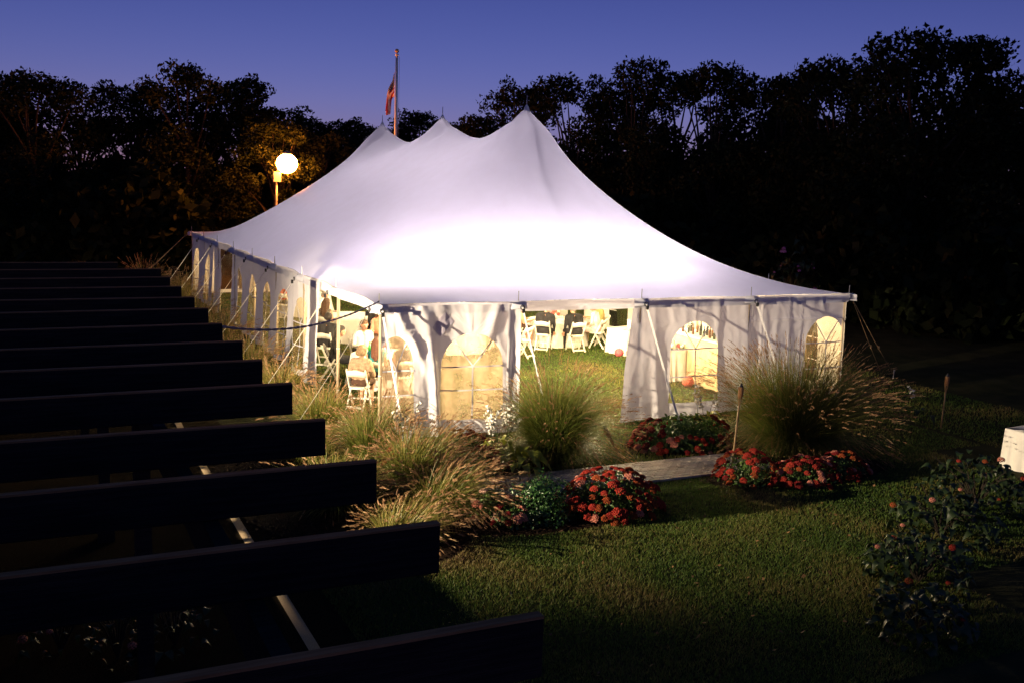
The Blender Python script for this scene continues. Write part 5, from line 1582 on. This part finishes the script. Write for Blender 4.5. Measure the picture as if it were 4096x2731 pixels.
for i in range(11):
    a = i * 2.4; q = .10 * math.sqrt(i / 11.0); obj('flower', PEONY[i % 2], [M_WHITEFL, M_PINKFL, M_BLUSH][i % 3], t, loc=(q * math.cos(a), q * math.sin(a), .22 + .05 * math.cos(i)), scale=.045)
# second table on the left
zt2 = round_table(2.85, 11.3, .9, 'second white round table down the left side of the tent', 2)
person(1.75, 10.35, (.75, .65), 'woman', 'long', H_BROWN, (C_FLORAL, C_FLORAL, SK1), 'woman in a floral black dress with long brown hair, back turned')
chair(1.72, 10.28, (.75, .65), 'white folding chair behind the woman in the floral dress')
person(2.2, 12.3, (.5, -.85), 'man', 'short', H_GREY, (C_WHITE, C_CHAR, SK1), 'broad man in a white shirt beyond the floral dress')
chair(2.18, 12.36, (.5, -.85), 'white folding chair of the broad man in white')
person(3.9, 10.8, (-.9, .3), 'woman', 'long', H_AUB, (C_RED, C_RED, SK1), 'woman in red at the second left table')
chair(3.95, 10.78, (-.9, .3), 'white folding chair of the woman in red')
person(3.3, 9.95, (-.3, .95), 'man_back', 'short', H_BLACK, (C_CHAR, C_CHAR, SK1), 'man in a charcoal suit with his back to the near table')
chair(3.32, 9.88, (-.3, .95), 'white folding chair of the charcoal suit at the second table')
person(.95, 7.35, (.6, .8), 'man_back', 'short', H_BLACK, (C_CHAR, C_CHAR, SK2), 'man in a dark suit with his back to the left doorway')
chair(.92, 7.29, (.6, .8), 'white folding chair of the dark suit by the left doorway')
person(2.7, 8.05, (-.35, -.95), 'woman', 'long', H_BROWN, (C_PEACH, C_BROWN, SK1), 'woman in peach facing the left doorway from further back')
chair(2.72, 8.12, (-.35, -.95), 'white folding chair of the woman in peach further back')
person(3.6, 7.0, (-.9, -.4), 'man_turned', 'short', H_GREY, (C_WHITE, C_TAN, SK1), 'grey haired man in white behind the near table')
chair(3.66, 7.03, (-.9, -.4), 'white folding chair of the grey haired man in white')
round_table(2.9, 17.2, .9, 'far white round table before the gap in the left wall', 3)
person(1.95, 16.4, (.7, .7), 'woman', 'bob', H_AUB, (C_RED, C_BLACK, SK2), 'guest in red seen through the gap in the left wall')
chair(1.92, 16.35, (.7, .7), 'white folding chair near the gap in the left wall')

# ------------------------------------------------------------------ the table behind the front doorway
zt3 = round_table(8.85, 9.05, .92, 'white round table seen through the front doorway', 4)
seats = [(7.92, 8.05, .68, .74, 'man_back', 'short', H_BROWN, (C_CHAR, C_CHAR, SK1), 'left man in a dark suit with his back to the doorway'),
         (8.78, 7.66, .02, 1.0, 'man_back', 'short', H_GREY, (C_BLACK, C_CHAR, SK1), 'middle man in a dark suit hunched over the table'),
         (9.72, 7.98, -.62, .78, 'woman_sleeve', 'bob', H_BLOND, (C_ROSE, C_ROSE, SK1), 'woman in a pale rose jacket at the doorway table'),
         (10.3, 8.8, -.98, .15, 'man_turned', 'short', H_GREY, (C_KHAKI, C_TAN, SK1), 'man in a khaki jacket right of the rose jacket'),
         (7.42, 8.85, 1.0, .1, 'woman', 'bob', H_BROWN, (C_PEACH, C_BROWN, SK1), 'woman in peach at the left of the doorway table')]
for (x, y, fx, fy, key, st, hr, ms, lb) in seats:
    d = math.hypot(fx, fy); fx, fy = fx / d, fy / d
    person(x, y, (fx, fy), key, st, hr, ms, lb); chair(x - fx * .05, y - fy * .05, (fx, fy), 'white folding chair under the ' + lb.split(' with')[0].split(' hunched')[0].split(' at the')[0].split(' right of')[0])
chair(6.75, 7.1, (-.55, .83), 'empty white folding chair beside the left edge of the doorway')
chair(6.45, 8.3, (-.8, .6), 'empty white folding chair further back left of the doorway')
zt4 = round_table(5.2, 8.6, .85, 'white round table half hidden left of the doorway', 6)
rnd = random.Random(8)
for i, (dx, dy, w_) in enumerate([(-.55, -.35, 'left'), (0, -.62, 'front'), (.55, -.35, 'right'), (.3, .4, 'back right'), (-.35, .4, 'back left')]):
    put('plate', PLATE, M_PLATE, 8.85 + dx, 9.05 + dy, zt3, 'white china plate at the %s of the doorway table' % w_, 'plate', 'place settings')
    put('goblet', GOBLET, M_GLASS, 8.85 + dx * .66 + .07, 9.05 + dy * .66, zt3, 'stemmed glass at the %s of the doorway table' % w_, 'glass', 'place settings')
t = thing('flower_arrangement', 'pink peonies in the middle of the doorway table', 'flowers', (8.85, 9.1, zt3))
mb = MB(); mb.lathe([(0, 0), (.06, 0), (.08, .10), (.07, .16)], (0, 0, 0), 14); obj('bowl', mb.mesh('bowl', True), M_PLATE, t)
for i in range(11):
    a = i * 2.4; q = .12 * math.sqrt(i / 11.0); obj('flower', PEONY[i % 2], [M_PINKFL, M_CORAL, M_WHITEFL][i % 3], t, loc=(q * math.cos(a), q * math.sin(a), .22 + .05 * math.cos(i)), scale=.055)

# gift table with pomanders at the right of the doorway
def side_table(x, y, lx, ly, h, rot, label, seed):
    t = thing('clothed_table', label, 'table', (x, y, gz(x, y)), rot, 'rectangular tables under white cloths')
    obj('tablecloth', rect_cloth(lx, ly, h, seed), M_CLOTH, t)
    for sx in (-1, 1):
        for sy in (-1, 1):
            mb = MB(); mb.tube([(sx * (lx / 2 - .08), sy * (ly / 2 - .08), 0), (sx * (lx / 2 - .08), sy * (ly / 2 - .08), h - .03)], .016, 8); obj('leg', mb.mesh('leg'), M_STEEL, t)
    return gz(x, y) + h + .002
def pomander(x, y, r, label, mat, z=None):
    z = gz(x, y) if z is None else z
    t = thing('pomander', label, 'flower ball', (x, y, z), 0, 'pink flower balls')
    obj('blossoms', PEONY[0], mat, t, loc=(0, 0, r), scale=r)
    mb = MB(); mb.ball((0, 0, r), r * .82, 14, 10); obj('core', mb.mesh('core', True), mat, t)
    mb = MB(); mb.tube([(0, 0, r * 1.9), (.04, .02, r * 2.3), (.09, .02, r * 2.0)], .005, 5); obj('ribbon', mb.mesh('ribbon'), M_STRAP, t)
zg = side_table(10.35, 6.95, 1.3, .8, .76, .25, 'white clothed gift table right of the doorway guests', 3)
pomander(9.62, 6.45, .125, 'left pink flower ball on the grass by the gift table', M_PINKFL)
pomander(9.92, 6.27, .13, 'right pink flower ball on the grass by the gift table', M_PINKFL)
t = thing('gift_box', 'white gift box on the gift table', 'box', (10.45, 6.95, zg))
mb = MB(); mb.box((0, 0, .10), (.34, .30, .20)); obj('box', mb.mesh('box'), M_FOAM, t)
mb = MB(); mb.box((0, 0, .22), (.36, .32, .04)); obj('lid', mb.mesh('lid'), M_PLATE, t)

# cake table and bar seen through the arched window
zc = side_table(9.05, 3.55, 1.3, .80, .84, 0, 'white clothed cake table behind the arched window', 5)
t = thing('wedding_cake', 'white drum cake on the cake table', 'cake', (9.35, 3.45, zc))
mb = MB(); mb.lathe([(0, .0), (.20, 0), (.20, .012), (0, .012)], (0, 0, 0), 28); obj('stand', mb.mesh('stand', True), M_PLATE, t)
mb = MB(); mb.lathe([(.175, .013), (.178, .13), (.170, .142), (0, .144)], (0, 0, 0), 28); obj('lower_tier', mb.mesh('lower_tier', True), M_FOAM, t)
mb = MB(); mb.lathe([(.12, .145), (.122, .235), (.115, .245), (0, .247)], (0, 0, 0), 28); obj('upper_tier', mb.mesh('upper_tier', True), M_FOAM, t)
for q, (x, y, lb) in enumerate([(8.75, 3.28, 'left end'), (9.15, 3.22, 'front edge'), (9.58, 3.30, 'right end')]):
    t = thing('flower_posy', 'posy of coral flowers on the %s of the cake table' % lb, 'flowers', (x, y, zc), 0, 'posies on the cake table')
    for i in range(7):
        a = i * 2.4; rr = .07 * math.sqrt(i / 7); obj('flower', PEONY[i % 2], [M_CORAL, M_PINKFL, M_WHITEFL][i % 3], t, loc=(rr * math.cos(a) * 1.5, rr * math.sin(a), .05 + .01 * i), scale=.042)
    mb = MB()
    for i in range(9):
        a = i * .7; mb.add([(0, 0, .02), (.10 * math.cos(a) - .02 * math.sin(a), .10 * math.sin(a) + .02 * math.cos(a), .05), (.15 * math.cos(a), .15 * math.sin(a), .02), (.10 * math.cos(a) + .02 * math.sin(a), .10 * math.sin(a) - .02 * math.cos(a), .04)], [(0, 1, 2, 3)])
    obj('leaves', mb.mesh('leaves'), M_GREENLF, t)
t = thing('bar_counter', 'tall white skirted bar behind the arched window', 'bar', (10.1, 2.85, gz(10, 2.85)))
obj('skirt', rect_cloth(.75, 2.5, 1.22, 9), principled('cream_skirt', (.58, .44, .27), .85, var=.05, vscale=3, bump=.25, bscale=10), t)
mb = MB(); mb.box((0, 0, 1.245), (.84, 2.6, .04)); obj('counter_top', mb.mesh('counter_top'), M_WHITEPAINT, t)
zb_ = gz(10, 2.85) + 1.267
rnd = random.Random(12)
k = 0
for r_ in range(2):
    for i in range(9):
        m_ = [M_DARKGL, M_AMBER, M_DARKGL, M_AMBER, M_DARKGL][k % 5]
        put('bottle', BOTTLE, m_, 9.95 + .25 * r_ + rnd.uniform(-.03, .03), 1.85 + .23 * i + rnd.uniform(-.03, .03), zb_, 'small bottle in the %s row on the white bar' % ('near', 'far')[r_], 'bottle', 'bottles in the %s row on the bar' % ('near', 'far')[r_], scale=rnd.uniform(.85, 1.1)); k += 1
pomander(9.35, 2.55, .15, 'pink flower ball on the grass below the cake table', M_CORAL)

# clothed table at the right edge of the garden
side_table(11.75, -6.15, 1.5, 1.0, .78, .10, 'white clothed table standing in the dark at the right edge', 8)
